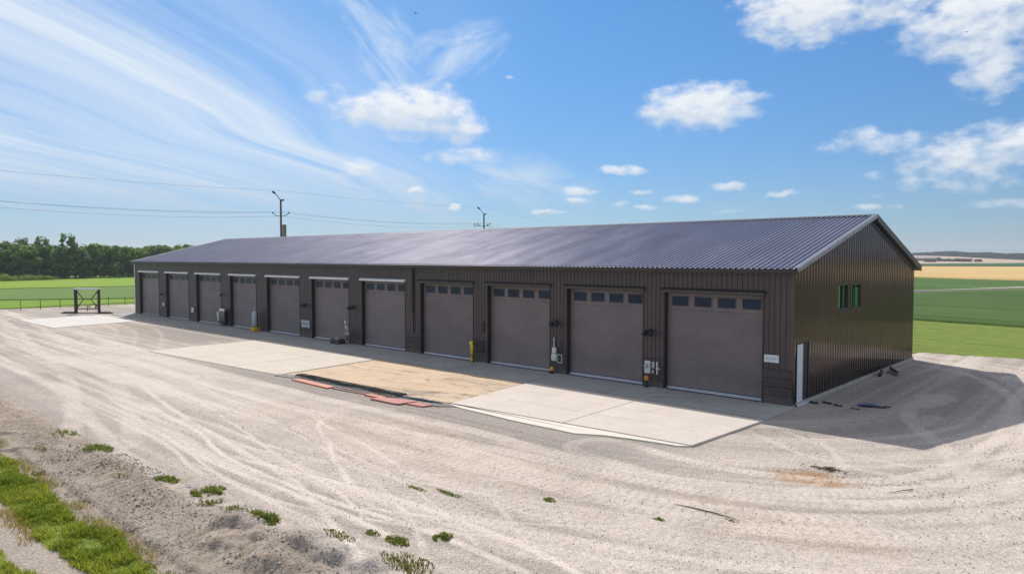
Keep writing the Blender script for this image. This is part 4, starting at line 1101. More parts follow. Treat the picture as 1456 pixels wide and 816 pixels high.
# ------------------------------------------------------------------ steel goal-like frame
def frame():
    P0 = Vector((-68.65, -3.95, 0)); P1 = Vector((-66.85, -2.45, 0)); d = (P1 - P0); L = d.length; rz = math.atan2(d.y, d.x)
    e = empty('braced_steel_stand', P0, rz, label='rusty steel goal-like frame with crossed braces beyond the far concrete pad', cat='steel stand')
    H_ = 2.42
    for x, w in ((0, .13), (L, .10)):
        a = MB(); a.bbox((x - w, -.10, .0), (x + w, .10, H_ - .08), .02); a.build('post', M_rust, e)
    a = MB(); a.bbox((-.14, -.10, H_ - .08), (L + .16, .10, H_ + .04), .015); a.bbox((-.16, -.13, H_ + .04), (L + .2, .13, H_ + .07), .008); a.build('top_rail', M_ltrim, e)
    zc_ = H_ * .57; m0, m1 = L * .33, L * .67
    a = MB()
    a.tube([(.12, 0, H_ - .2), (m0, 0, zc_), (.14, 0, .55)], .05, 6); a.tube([(L - .08, 0, H_ - .2), (m1, 0, zc_), (L - .1, 0, .55)], .05, 6)
    a.tube([(m0, 0, zc_), (m1, 0, zc_)], .045, 6); a.build('brace', M_rust, e)
    a = MB(); a.tube([(0, 0, .45), (L, 0, .45)], .05, 6); a.tube([(0, 0, .06), (L, 0, .06)], .045, 6); a.tube([(L * .5, 0, .22), (L * .5, 0, .75)], .035, 6); a.tube([(m0, 0, .85), (L - .1, 0, .85)], .015, 5); a.build('bottom_rail', M_rust, e)
    a = MB(); a.bbox((L * .55, -.05, .55), (L * .62, .05, .78), .01); a.tube([(L * .35, 0, .8), (L * .48, 0, .62), (L * .6, 0, .7)], .02, 5); a.build('winch_hook', M_yel, e)
    a = MB(); a.tube([(L - .14, -.1, .85), (L - .3, -.16, .6), (L - .1, -.12, .45)], .06, 7); a.build('coil', M_black, e)
    for x0, x1 in ((-1.35, -.12), (L + .05, L + 1.25)):
        a = MB(); a.bbox((x0, -.32, 0), (x1, .34, .10), .04); a.bbox((x0 + .15, -.2, .10), (x1 - .15, .2, .17), .03); a.build('ballast_foot', M_black, e)
frame()

# ------------------------------------------------------------------ debris along the gable
def lump(name, loc, rz, sc, m_, label, cat, group=None, seed=0, bend=.0):
    a = MB(); n = 9; rr = random.Random(seed)
    pts = [((i / (n - 1) - .5) * sc[0] * 2, bend * math.sin(i / (n - 1) * math.pi) + rr.uniform(-.01, .01), sc[2] * .7 + .02 * math.sin(i)) for i in range(n)]
    rad = [max(.006, sc[2] * (math.sin(math.pi * (i + .6) / (n + .2)) ** .5) * rr.uniform(.85, 1.15)) for i in range(n)]
    a.tube(pts, rad, 8); 
    a.v = [(x, y * sc[1] / sc[2], z) for x, y, z in a.v]
    o = a.build(name, m_, None, False); o.location = (loc[0], loc[1], gz(loc[0], loc[1]) - .01); o.rotation_euler = (0, 0, rz); tag(o, label, cat, group); return o
lump('rubber_pad', (.33, 1.40), -.1, (.17, .09, .05), M_black, 'black rubber pad in the gravel nearest the white side door', 'pad', 'black pads in the gravel', 1)
lump('rubber_pad', (.72, 1.68), -.2, (.19, .07, .045), M_black, 'second black pad from the side door with a bent end', 'pad', 'black pads in the gravel', 2, .03)
lump('rubber_pad', (1.17, 1.52), -.25, (.17, .07, .04), M_black, 'third black pad from the side door, flat oval', 'pad', 'black pads in the gravel', 3)
lump('rubber_pad', (1.82, 1.36), -.1, (.15, .05, .025), M_black, 'thinnest black pad lying farthest from the side door', 'pad', 'black pads in the gravel', 4)
tp = empty('crumpled_tarp', (2.15, 2.2, gz(2.15, 2.2)), .35, label='crumpled blue and black tarp scrap lying on the gravel', cat='tarp')
gx_ = np.linspace(-1, 1, 22); GX, GY = np.meshgrid(gx_, np.linspace(-1, 1, 12))
wx = GX * .48 + .05 * np.sin(GY * 4); wy = GY * (.20 * (1 - .75 * np.abs(GX) ** 1.5)) + .05 * GX
wz = .02 + .13 * fbm(GX + 9, GY, 2.2, 3, 201) * (1 - .6 * np.abs(GX))
ii = np.arange(22 * 12).reshape(12, 22); fc = np.stack([ii[:-1, :-1].ravel(), ii[:-1, 1:].ravel(), ii[1:, 1:].ravel(), ii[1:, :-1].ravel()], 1)
o = mesh_np('sheet', np.stack([wx.ravel(), wy.ravel(), wz.ravel()], 1), fc, M_tarp); o.parent = tp
md = o.modifiers.new('s', 'SOLIDIFY'); md.thickness = .006
a = MB(); a.tube([(-.5, .02, .03), (-.2, -.12, .04), (.2, -.16, .02), (.45, -.20, .02)], [.02, .05, .06, .02], 7); a.tube([(.30, -.1, .03), (.62, .02, .04)], .022, 6); a.build('strap', M_black, tp)
for i, (x0, y0, x1, y1, r_, m_, lb) in enumerate(((.42, 9.55, .30, 10.25, .075, M_black, 'dark pipe offcut leaning at the gable foot, nearest of three'), (.98, 10.35, .42, 10.7, .065, M_steel, 'pale metal pipe offcut lying between two dark offcuts at the gable'), (.78, 11.0, .30, 11.75, .07, M_rust, 'brown pipe offcut farthest along the gable foot'))):
    o = MB(); o.tube([(0, 0, r_), (x1 - x0, y1 - y0, r_ + .06)], r_, 10); o.tube([(x1 - x0 - .04, y1 - y0, r_ + .06), (x1 - x0 + .05, y1 - y0 + .02, r_ + .07)], r_ * 1.35, 10)
    ob = o.build('pipe_offcut', m_); ob.location = (x0, y0, gz(x0, y0)); tag(ob, lb, 'pipe', 'pipe offcuts at the gable foot')
a = MB(); pts = [(2.05 + 1.55 * s, -12.02 + .12 * math.sin(s * 2.6) - .02 * s, .012) for s in np.linspace(0, 1, 14)]
a.tube([(p[0], p[1], gz(p[0], p[1]) + .012) for p in pts], [.004 + .009 * math.sin(math.pi * i / 13) for i in range(14)], 6)
tag(a.build('rut_strip', M_black), 'thin dark curved rut drawn as a strip in the foreground gravel', 'rut strip')  # dark line of a rut, modelled as an added black strip
a = MB()
for i in range(46):
    an = random.gauss(.35, .6); c = Vector((3.62 + random.gauss(0, .22), -7.05 + random.gauss(0, .07), .02)); L_ = random.uniform(.06, .28)
    a.tube([c, c + Vector((math.cos(an) * L_ * .5, math.sin(an) * L_ * .5, random.uniform(0, .05))), c + Vector((math.cos(an) * L_, math.sin(an) * L_, random.uniform(-.01, .03)))], [.008, .007, .003], 4)
tag(a.build('twig_heap', mat('twig_brown', (.09, .06, .03), .85)), 'flat heap of dark brown twigs beside an orange stain on the gravel', 'twigs')
a = MB(); a.tube([(5.35, -8.0, .02), (5.6, -7.55, .035), (5.72, -7.28, .02)], [.004, .010, .012], 6); tag(a.build('stick', M_wood), 'single dry stick lying alone right of the twig heap', 'stick')
a = MB(); a.tube([(-5.35, -20.95, gz(-5.35, -20.95) + .05), (-5.25, -20.7, gz(-5.25, -20.7) + .10), (-5.02, -20.62, gz(-5, -20.6) + .05)], [.012, .018, .006], 6); tag(a.build('stick', mat('bleached_wood', (.6, .56, .5), .8)), 'bleached white stick poking out of the ditch bank', 'stick')

# ================================================================== PLANTS IN THE FOREGROUND
def leafmat(name, c1, c2, c3=None):
    m = bpy.data.materials.new(name); m.use_nodes = True
    t = NT(m.node_tree); b = t.n['Principled BSDF']
    tn = t.attr('tone')
    c = t.mix(tn, c1, c2)
    t.put(b.inputs['Base Color'], c); b.inputs['Roughness'].default_value = .6; b.inputs['Specular IOR Level'].default_value = .25
    tr = t.new('ShaderNodeBsdfTranslucent'); t.put(tr.inputs[0], t.v('MULTIPLY', c, (1.3, 1.25, .6)))
    mx = t.new('ShaderNodeMixShader'); mx.inputs[0].default_value = .52
    t.l.new(b.outputs[0], mx.inputs[1]); t.l.new(tr.outputs[0], mx.inputs[2]); t.l.new(mx.outputs[0], t.n['Material Output'].inputs[0])
    return m
def blades(name, cx_, cy_, cz_, hgt_, m_, wid=.006, lean=.45, tone=None):
    n = len(cx_); an = rng.uniform(0, 2 * np.pi, n); ln = rng.uniform(.1, 1, n) * lean * hgt_
    w = wid * rng.uniform(.7, 1.5, n); wa = an + np.pi / 2 + rng.normal(0, .5, n)
    bx, by = np.cos(wa) * w, np.sin(wa) * w
    dx_, dy_ = np.cos(an) * ln, np.sin(an) * ln
    p0 = np.stack([cx_ - bx, cy_ - by, cz_], 1); p1 = np.stack([cx_ + bx, cy_ + by, cz_], 1)
    p2 = np.stack([cx_ + bx * .8 + dx_ * .4, cy_ + by * .8 + dy_ * .4, cz_ + hgt_ * .6], 1); p3 = np.stack([cx_ - bx * .8 + dx_ * .4, cy_ - by * .8 + dy_ * .4, cz_ + hgt_ * .6], 1)
    p4 = np.stack([cx_ + dx_ + bx * .1, cy_ + dy_ + by * .1, cz_ + hgt_], 1); p5 = np.stack([cx_ + dx_ - bx * .1, cy_ + dy_ - by * .1, cz_ + hgt_], 1)
    V_ = np.stack([p0, p1, p2, p3, p4, p5], 1).reshape(-1, 3); k = np.arange(n) * 6
    F_ = np.concatenate([np.stack([k, k + 1, k + 2, k + 3], 1), np.stack([k + 3, k + 2, k + 4, k + 5], 1)])
    tn = rng.uniform(0, 1, n) if tone is None else tone
    return mesh_np(name, V_, F_, m_, False, {'tone': ('FACE', np.concatenate([tn, tn]))})
M_gr = leafmat('grass_blade', (.13, .20, .022), (.37, .41, .09))
M_weed = leafmat('weed_leaf', (.09, .14, .03), (.22, .26, .07))
M_dry = leafmat('dry_grass', (.20, .17, .06), (.32, .28, .12))
N = 250000
gx1 = rng.uniform(-24, 1.0, N); gy1_ = rng.uniform(-24.6, -20.9, N)
wv = (fbm(gx1, gy1_, .8, 3, 97) - .5) * .5; cl = fbm(gx1, gy1_, 2.6, 3, 211)
in1 = ((gy1_ + wv < -21.2) & (gy1_ + wv > -22.12) & (gx1 < .2)); in2 = gy1_ + wv < -22.72
keep = (in1 | in2) & (rng.uniform(0, 1, N) < .30 + .7 * sst(cl, .25, .5)) 
gx1, gy1_, cl = gx1[keep], gy1_[keep], cl[keep]
cn = fbm(gx1, gy1_, 1.1, 2, 213)
hh_ = (.05 + .11 * sst(cl, .35, .7)) * rng.uniform(.5, 1.2, len(gx1))
g_o = blades('verge_grass', gx1, gy1_, height(gx1, gy1_) - .01, hh_, M_gr, .0065, .9, np.clip(cn * 1.2 - .1 + rng.normal(0, .2, len(gx1)), 0, 1))
tag(g_o, 'bright green grass filling the ditch and the verge in the lower left corner', 'grass', kind='stuff')
N = 16000
dx1 = rng.uniform(-24, .2, N); dy1 = np.where(rng.uniform(0, 1, N) < .5, rng.normal(-21.1, .12, N), rng.normal(-22.25, .12, N)); k2 = rng.uniform(0, 1, N) < sst(fbm(dx1, dy1, .9, 2, 217), .4, .6)
dx1, dy1 = dx1[k2], dy1[k2]
tag(blades('dry_grass', dx1, dy1, height(dx1, dy1) - .01, rng.uniform(.04, .15, len(dx1)), M_dry, .005, .8), 'straw coloured dry grass fringing the ditch', 'dry grass', kind='stuff')
def weed(x, y, rx, ry, n, h_, label, m_=M_weed):
    r = np.sqrt(rng.uniform(0, 1, n)); a_ = rng.uniform(0, 2 * np.pi, n); k = fbm(x * 3 + np.cos(a_) * r * 2.2, y * 3 + np.sin(a_) * r * 2.2, 1.3, 3, 5) > (.28 + .20 * r)
    r, a_ = r[k], a_[k]; bx, by = np.cos(a_) * r * rx * 1.35, np.sin(a_) * r * ry * 1.35
    zz = height(x + bx, y + by) - gz(x, y)
    o = blades('weed_patch', bx, by, zz - .008, h_ * rng.uniform(.4, 1.1, len(bx)) * (1.1 - .6 * r), m_, .010, 1.3)
    o.location = (x, y, gz(x, y)); tag(o, label, 'weeds', 'weed patches in the gravel')
M_olive = leafmat('weed_olive', (.12, .13, .03), (.19, .19, .06))
weed(-14.7, -19.35, .42, .30, 420, .10, 'small green weed patch farthest left on the gravel')
weed(-12.3, -19.30, .42, .34, 900, .14, 'dense dark green weed tuft above the rough dirt, second from the left')
weed(-10.0, -19.55, .5, .2, 260, .06, 'thin olive weed streak on the rough dirt left of centre', M_olive)
weed(-13.2, -20.35, .35, .14, 240, .07, 'olive weed tuft on the berm crest near the left edge', M_olive)
weed(-11.0, -21.0, .25, .12, 220, .07, 'low olive tuft at the foot of the berm next to the ditch', M_olive)
weed(-8.9, -19.75, .22, .18, 220, .06, 'faint yellowish weed spot among the furrows', M_olive)
weed(-7.95, -19.05, .26, .22, 620, .13, 'bright rounded weed clump at the top of the furrows')
weed(-6.35, -18.70, .34, .30, 1000, .16, 'largest dark green weed clump behind the loose furrows')
weed(-5.55, -19.0, .2, .25, 320, .08, 'olive weed scatter beside the largest dark clump', M_olive)
weed(-4.75, -18.75, .22, .2, 330, .11, 'mid green weed sprig between two dark clumps')
weed(-3.75, -18.65, .28, .22, 820, .15, 'dark green weed clump just behind the dirt heaps')
weed(-3.05, -15.2, .30, .07, 330, .04, 'thin flat green weed streak crossed by wheel tracks')
weed(-2.2, -14.9, .36, .08, 420, .04, 'flat double weed streak right of the thin one')
weed(-.18, -13.65, .14, .10, 180, .06, 'small green weed spot near the middle foreground')
weed(2.27, -13.0, .10, .07, 90, .05, 'tiny green weed tuft left of the dark rut strip')
weed(3.45, -12.05, .12, .05, 80, .04, 'pale green tuft at the right tip of the dark rut strip', M_olive)
weed(-1.55, -17.55, .16, .09, 220, .06, 'small round weed left of the leafy pair near the lower edge')
weed(-.85, -17.45, .26, .14, 520, .10, 'leafy dark weed pair at the lower edge left of centre')
weed(-.35, -16.75, .14, .16, 420, .10, 'upright weed tuft at the end of a pale wheel track')
weed(-1.7, -18.2, .30, .2, 260, .08, 'sparse dry weeds behind the big dirt heap', M_olive)
weed(.1, -18.0, .45, .28, 520, .11, 'yellowing weed spread along the bottom edge right of the heaps', M_olive)

# loose stones: a scattered layer, densest near the dirt
def stones(n, xr, yr, smin, smax, seed, dens=None, name='loose_stones'):
    r_ = np.random.default_rng(seed)
    x = r_.uniform(*xr, n); y = r_.uniform(*yr, n)
    k = np.ones(n, bool) if dens is None else r_.uniform(0, 1, n) < dens(x, y)
    k &= ~((x < .4) & (y > -8.6) & (x > -35)); k &= (x < 0.2) == (x < .2)
    x, y = x[k], y[k]; n = len(x)
    s = smin + (smax - smin) * r_.uniform(0, 1, n) ** 4
    base = np.array([(1, 0, 0), (0, 1, 0), (-1, 0, 0), (0, -1, 0), (0, 0, .7), (0, 0, -.4)], float)
    Vv = base[None] * s[:, None, None] * r_.uniform(.6, 1.3, (n, 6, 3))
    a_ = r_.uniform(0, 6.28, n); c, s_ = np.cos(a_)[:, None], np.sin(a_)[:, None]
    vx = Vv[..., 0] * c - Vv[..., 1] * s_; vy = Vv[..., 0] * s_ + Vv[..., 1] * c
    Vw = np.stack([vx + x[:, None], vy + y[:, None], Vv[..., 2] + height(x, y)[:, None] + .1 * s[:, None]], 2).reshape(-1, 3)
    tri = np.array([(0, 1, 4), (1, 2, 4), (2, 3, 4), (3, 0, 4), (1, 0, 5), (2, 1, 5), (3, 2, 5), (0, 3, 5)])
    Fv = (tri[None] + (np.arange(n) * 6)[:, None, None]).reshape(-1, 3)
    tn = np.repeat(r_.uniform(0, 1, n), 8)
    return mesh_np(name, Vw, Fv, M_stone, False, {'tone': ('FACE', tn)}, 3)
M_stone = bpy.data.materials.new('loose_stone'); M_stone.use_nodes = True
t = NT(M_stone.node_tree); t.put(t.n['Principled BSDF'].inputs['Base Color'], t.mix(t.attr('tone'), (.30, .265, .235), (.56, .50, .45))); t.n['Principled BSDF'].inputs['Roughness'].default_value = .95
o = stones(28000, (-16, 11), (-21.9, -8), .006, .022, 3, lambda x, y: sst(fbm(x, y, .5, 3, 301), .3, .65) * .9 + .1); tag(o, 'loose pebbles scattered over the gravel yard', 'pebbles', kind='stuff')
o = stones(9000, (-13, 1), (-21.3, -18.8), .010, .045, 5, lambda x, y: sst(fbm(x, y, 1.1, 3, 303), .35, .6), 'dirt_clods'); tag(o, 'clods and stones in the rough dirt of the foreground', 'clods', kind='stuff')
o = stones(16000, (.15, 9), (-8, 19), .010, .030, 8, lambda x, y: sst(fbm(x, y, .5, 3, 305), .35, .6), 'gable_gravel'); tag(o, 'coarser gravel lying beside the gable wall', 'gravel', kind='stuff')

# ================================================================== TREES
M_bark = mat('bark', (.06, .048, .038), .9, 0, .25, 2, (3, 3, .5))
M_lf = [leafmat('leaf_dark', (.07, .155, .055), (.18, .30, .075)), leafmat('leaf_mid', (.08, .165, .045), (.20, .33, .07)), leafmat('leaf_light', (.12, .21, .04), (.26, .37, .07))]
def tree_mesh(H_, Wd, seed, lm, low=.06, ncl=125, openness=0.0):
    r_ = np.random.default_rng(seed); rr = random.Random(seed)
    e = empty('tree', (0, 0, -500))
    a = MB(); top = H_ * .8
    a.tube([(0, 0, -.3), (.05, 0, H_ * .2), (rr.uniform(-.2, .2), rr.uniform(-.2, .2), H_ * .5), (rr.uniform(-.3, .3), 0, top)], [.24, .19, .12, .03], 7)
    cs = []
    for i in range(ncl):
        z = low + (1 - low) * r_.uniform(0, 1) ** .85
        prof_ = ((.68 + .32 * min(1, z / .45)) if z < .52 else math.sqrt(max(0, 1 - ((z - .52) / .52) ** 2)))
        rad = Wd * .5 * prof_ * (.55 + .45 * r_.uniform() ** .4) * (.8 + .35 * vnoise(np.array([i * .7]), np.array([z * 5.]), seed)[0])
        an = r_.uniform(0, 2 * np.pi)
        cs.append((rad * math.cos(an), rad * math.sin(an), z * H_))
    for i in range(0, ncl, 7):
        c = cs[i]; z0 = min(top * .9, max(H_ * .12, c[2] - .8)); a.tube([(0, 0, z0), (c[0] * .5, c[1] * .5, (z0 + c[2]) / 2 + .1), c], [.07, .045, .015], 5)
    a.build('trunk', M_bark, e)
    pts = []; nor = []; tn = []
    for i, c in enumerate(cs):
        n = int(r_.integers(34, 60)); s = r_.uniform(.6, 1.25)
        d = r_.normal(0, 1, (n, 3)); d /= np.linalg.norm(d, axis=1)[:, None]
        p = np.array(c) + d * (r_.uniform(.35, 1, n) ** .5)[:, None] * s * np.array((1, 1, .72))
        pts.append(p); nor.append(d + r_.normal(0, .5, (n, 3)) + np.array((0, 0, .45))); tn.append(np.clip(r_.uniform(.15, .85) + r_.normal(0, .15, n), 0, 1))
    pts = np.concatenate(pts); nor = np.concatenate(nor); tn = np.concatenate(tn)
    nor /= np.linalg.norm(nor, axis=1)[:, None]
    n = len(pts); u = np.cross(nor, r_.normal(0, 1, (n, 3))); u /= np.linalg.norm(u, axis=1)[:, None]; w = np.cross(nor, u)
    sz = r_.uniform(.16, .36, n)[:, None]
    Vv = np.stack([pts - u * sz, pts - w * sz * .7, pts + u * sz, pts + w * sz * .7], 1).reshape(-1, 3)
    o = mesh_np('crown', Vv, np.arange(n * 4).reshape(n, 4), lm, False, {'tone': ('FACE', tn)}); o.parent = e
    return e
protos = [tree_mesh(10, 8.0, 11, M_lf[0]), tree_mesh(10, 7.0, 12, M_lf[1]), tree_mesh(10, 8.6, 13, M_lf[0], ncl=140), tree_mesh(10, 6.4, 14, M_lf[1], .04), tree_mesh(10, 7.6, 15, M_lf[2], .05), tree_mesh(10, 6.5, 16, M_lf[0], .35, 46)]
used = [False] * len(protos)
def place(pi, x, y, h_, w_, rz, label, cat='tree', group='trees of the far tree line'):
    e = protos[pi]
    if used[pi]: e = copy_tree(e)
    used[pi] = True
    e.location = (x, y, gz(x, y)); e.scale = (w_, w_, h_); e.rotation_euler = (0, 0, rz); tag(e, label, cat, group)
ords = 'first second third fourth fifth sixth seventh eighth ninth tenth eleventh twelfth thirteenth fourteenth fifteenth sixteenth seventeenth eighteenth nineteenth twentieth twenty-first twenty-second twenty-third twenty-fourth twenty-fifth twenty-sixth twenty-seventh twenty-eighth twenty-ninth thirtieth'.split()
A0, A1 = np.array((-186., -22.)), np.array((-213., 82.))
kinds_front = [1, 0, 4, 1, 0, 4, 0, 2, 4, 2, 0, 2, 0, 2, 1, 0, 2, 1, 0, 2, 4, 1, 0, 2, 1, 0]
hs = [.70, .74, .78, .80, .86, .92, .95, .92, .84, .86, .92, .90, .93, .90, .94, .95, .92, .90, .94, .92, .96, .95, .97, .95, .94, .96]
cname = {0: 'dark green', 1: 'mid green', 2: 'dense dark', 3: 'narrow green', 4: 'light green', 5: 'tall open-crowned'}
for i in range(26):
    q = A0 + (A1 - A0) * ((i + .5 + random.uniform(-.2, .2)) / 26) + np.array((random.uniform(-1.5, 2.5), 0))
    place(kinds_front[i], q[0], q[1], hs[i] * (.80 + .006 * i) * random.uniform(.94, 1.06), random.uniform(.78, .98), random.uniform(0, 6), '%s tree, %s from the left in the front row of the far tree line' % (cname[kinds_front[i]], ords[i]))
for i in range(18):
    q = A0 + (A1 - A0) * ((i + .3 + random.uniform(-.25, .25)) / 18) + np.array((-8 + random.uniform(-2, 2), -2))
    k = random.choice((0, 1, 3, 2)); hb = np.interp(i, [0, 3, 5, 7, 9, 17], [.82, .92, 1.10, 1.06, .98, 1.05]) * random.uniform(.95, 1.06)
    place(k, q[0], q[1], hb * .82, random.uniform(.75, .95), random.uniform(0, 6), '%s tree, %s from the left in the rear row of the far tree line' % (cname[k], ords[i]))
for (y_, h_, w_, lb) in ((32.0, 1.10, .7, 'tallest open-crowned tree rising above the far tree line'), (26.2, 1.02, .62, 'second tall open-crowned tree left of the tallest one'), (22.0, .98, .6, 'third tall open-crowned tree, leftmost of the tall ones')):
    place(5, -199.5, y_ - 1, h_, w_, y_, lb)
# bushes at the field edge, left
def bush(x, y, s, label, seed):
    r_ = np.random.default_rng(seed); e = empty('bush', (x, y, gz(x, y)), label=label, cat='bush', group='bushes at the field edge')
    a = MB()
    for k in range(5): a.tube([(0, 0, -.1), (math.cos(k * 1.3) * s * .4, math.sin(k * 1.3) * s * .4, s * .5)], [.04, .015], 5)
    a.build('stem', M_bark, e)
    n = 1500; d = r_.normal(0, 1, (n, 3)); d /= np.linalg.norm(d, axis=1)[:, None]; d[:, 2] = np.abs(d[:, 2])
    p = d * (r_.uniform(.5, 1, n) ** .5)[:, None] * np.array((s, s * 1.5, s * .75)) * (.75 + .5 * vnoise(d[:, 0] * 2.5 + seed, d[:, 1] * 2.5, 4))[:, None]
    nr = d + r_.normal(0, .5, (n, 3)); nr /= np.linalg.norm(nr, axis=1)[:, None]; u = np.cross(nr, r_.normal(0, 1, (n, 3))); u /= np.linalg.norm(u, axis=1)[:, None]; w = np.cross(nr, u); sz = r_.uniform(.09, .2, n)[:, None]
    Vv = np.stack([p - u * sz, p - w * sz * .7, p + u * sz, p + w * sz * .7], 1).reshape(-1, 3)
    o = mesh_np('foliage', Vv, np.arange(n * 4).reshape(n, 4), M_lf[2], False, {'tone': ('FACE', r_.uniform(.3, 1, n))}); o.parent = e
for i, (x, y, s) in enumerate(((-186, 9.5, 1.9), (-184.5, 14.2, 2.2), (-186.5, 18.8, 2.0), (-187, 22.5, 1.6))):
    bush(x, y, s, ['leftmost pale green bush before the far tree line', 'tallest pale green bush before the far tree line', 'pale green bush right of the tallest bush', 'rightmost and smallest pale bush before the far tree line'][i], 400 + i)
for i, (x, y, s, lb) in enumerate(((-184, 3.5, 1.8, 'pale bush beyond the left edge of the picture'),)): bush(x, y, s, lb, 420)

# far wood on the right-hand horizon (one unbroken mass)
def far_wood():
    r_ = np.random.default_rng(77); n = 30000
    x = r_.uniform(-520, 420, n); base_y = 1330 + .10 * x
    hmax = np.interp(x, [-520, -330, -250, 0, 400], [2.0, 2.5, 6.5, 10, 10]) * (.75 + .5 * vnoise(x * .045, x * 0, 3))
    z = hmax * r_.uniform(0, 1, n) ** .7; y = base_y + r_.uniform(0, 25, n) + z * .6
    p = np.stack([x, y, height(x, y) + z], 1)
    nr = np.stack([r_.normal(0, .5, n), -np.ones(n), r_.normal(.5, .5, n)], 1); nr /= np.linalg.norm(nr, axis=1)[:, None]
    u = np.cross(nr, r_.normal(0, 1, (n, 3))); u /= np.linalg.norm(u, axis=1)[:, None]; w = np.cross(nr, u); sz = r_.uniform(1.0, 2.6, n)[:, None]
    Vv = np.stack([p - u * sz, p - w * sz * .8, p + u * sz, p + w * sz * .8], 1).reshape(-1, 3)
    o = mesh_np('far_wood', Vv, np.arange(n * 4).reshape(n, 4), leafmat('leaf_far_wood', (.014, .036, .020), (.030, .065, .030)), False, {'tone': ('FACE', r_.uniform(0, 1, n))}); tag(o, 'dark wood along the horizon on the right', 'wood', kind='stuff')
far_wood()
# low far hills, left horizon
def hills():
    az_ = np.linspace(R(-100), R(-50), 120); rr_ = np.array([2600, 2900, 3300, 3700]); hv = np.array([0, 1, 1, 0])
    v_ = []
    for r0, hk in zip(rr_, hv):
        pr_ = 24 + 30 * vnoise(az_ * 9, az_ * 0, 7)
        v_.append(np.stack([np.sin(az_) * r0, np.cos(az_) * r0, pr_ * hk * sst(az_, R(-50), R(-66)) - 3], 1))
    V_ = np.concatenate(v_); ii = np.arange(480).reshape(4, 120)
    fc = np.stack([ii[:-1, :-1].ravel(), ii[:-1, 1:].ravel(), ii[1:, 1:].ravel(), ii[1:, :-1].ravel()], 1)[:, ::-1]
    tag(mesh_np('hills', V_, fc, m_dark2), kind='structure')
hills()
# far farm shed and hedges on the fallow slope
fx, fy = -188, 865
fs_b = empty('farm_shed', (fx, fy, gz(fx, fy)), -.25, label='long low grey shed far off on the tan hillside', cat='shed')
a = MB(); a.bbox((-16, -6, -1), (16, 6, 3.0), .05); a.build('wall', mat('shed_wall', (.14, .12, .11), .8), fs_b)
a = MB(); a.prism([(-6.6, 2.9), (6.6, 2.9), (0, 4.6)], 'x', -16.5, 16.5); a.build('roof', mat('shed_roof', (.22, .20, .19), .7), fs_b)
def hedge(x0, y0, x1, y1, h_, label, seed):
    r_ = np.random.default_rng(seed); n = 1300; k = r_.uniform(0, 1, n); x = x0 + (x1 - x0) * k + r_.normal(0, 1, n); y = y0 + (y1 - y0) * k + r_.normal(0, 1.5, n)
    z = height(x, y) + r_.uniform(0, 1, n) * h_ * (.4 + vnoise(k * 9, k * 0, seed)); p = np.stack([x, y, z], 1)
    nr = r_.normal(0, 1, (n, 3)); nr /= np.linalg.norm(nr, axis=1)[:, None]; u = np.cross(nr, r_.normal(0, 1, (n, 3))); u /= np.linalg.norm(u, axis=1)[:, None]; w = np.cross(nr, u); sz = r_.uniform(.3, .8, n)[:, None]
    Vv = np.stack([p - u * sz, p - w * sz, p + u * sz, p + w * sz], 1).reshape(-1, 3)
    tag(mesh_np('hedge', Vv, np.arange(n * 4).reshape(n, 4), mat('hedge_brown', (.10, .07, .055), .9, 0, .3, 1), False), label, 'hedge', 'hedges on the far hillside')
hedge(-173, 862, -152, 872, 3.0, 'longest brown hedge in the middle of the tan hillside', 1)
hedge(-152, 868, -145, 876, 3.4, 'short rising hedge at the right end of the longest hedge', 2)
hedge(-140, 880, -137, 882, 2.4, 'tiny lone hedge right of the others on the tan hillside', 3)
hedge(-166, 780, -160, 781, 2.0, 'low hedge below the shed on the tan hillside', 4)

# ================================================================== FENCE
def fence():
    e = empty('wire_fence', (-77.2, -2, 0), label='thin wire fence with slim dark posts along the left field edge', cat='fence')
    ypos = [-18.5, -14.6, -10.7, -6.64, -4.85, -3.0, 1.9, 3.7, 7.5, 11.2, 15]
    fxp = lambda y: -77.55 - .09 * (y + 2)
    for y in ypos:
        a = MB(); x = fxp(y) + 77.2; a.tube([(x, y + 2, -.3), (x + random.uniform(-.03, .03), y + 2, 1.02)], .030, 6); a.lathe((x, y + 2, 1.0), [(.036, 0), (.036, .03), (0, .04)], 6); a.build('post', M_rust, e)
    for z in (.25, .55, .93):
        a = MB(); a.tube([(fxp(y) + 77.2, y + 2, z - .0) for y in ypos], .004, 4); a.build('wire', M_cable, e)
fence()

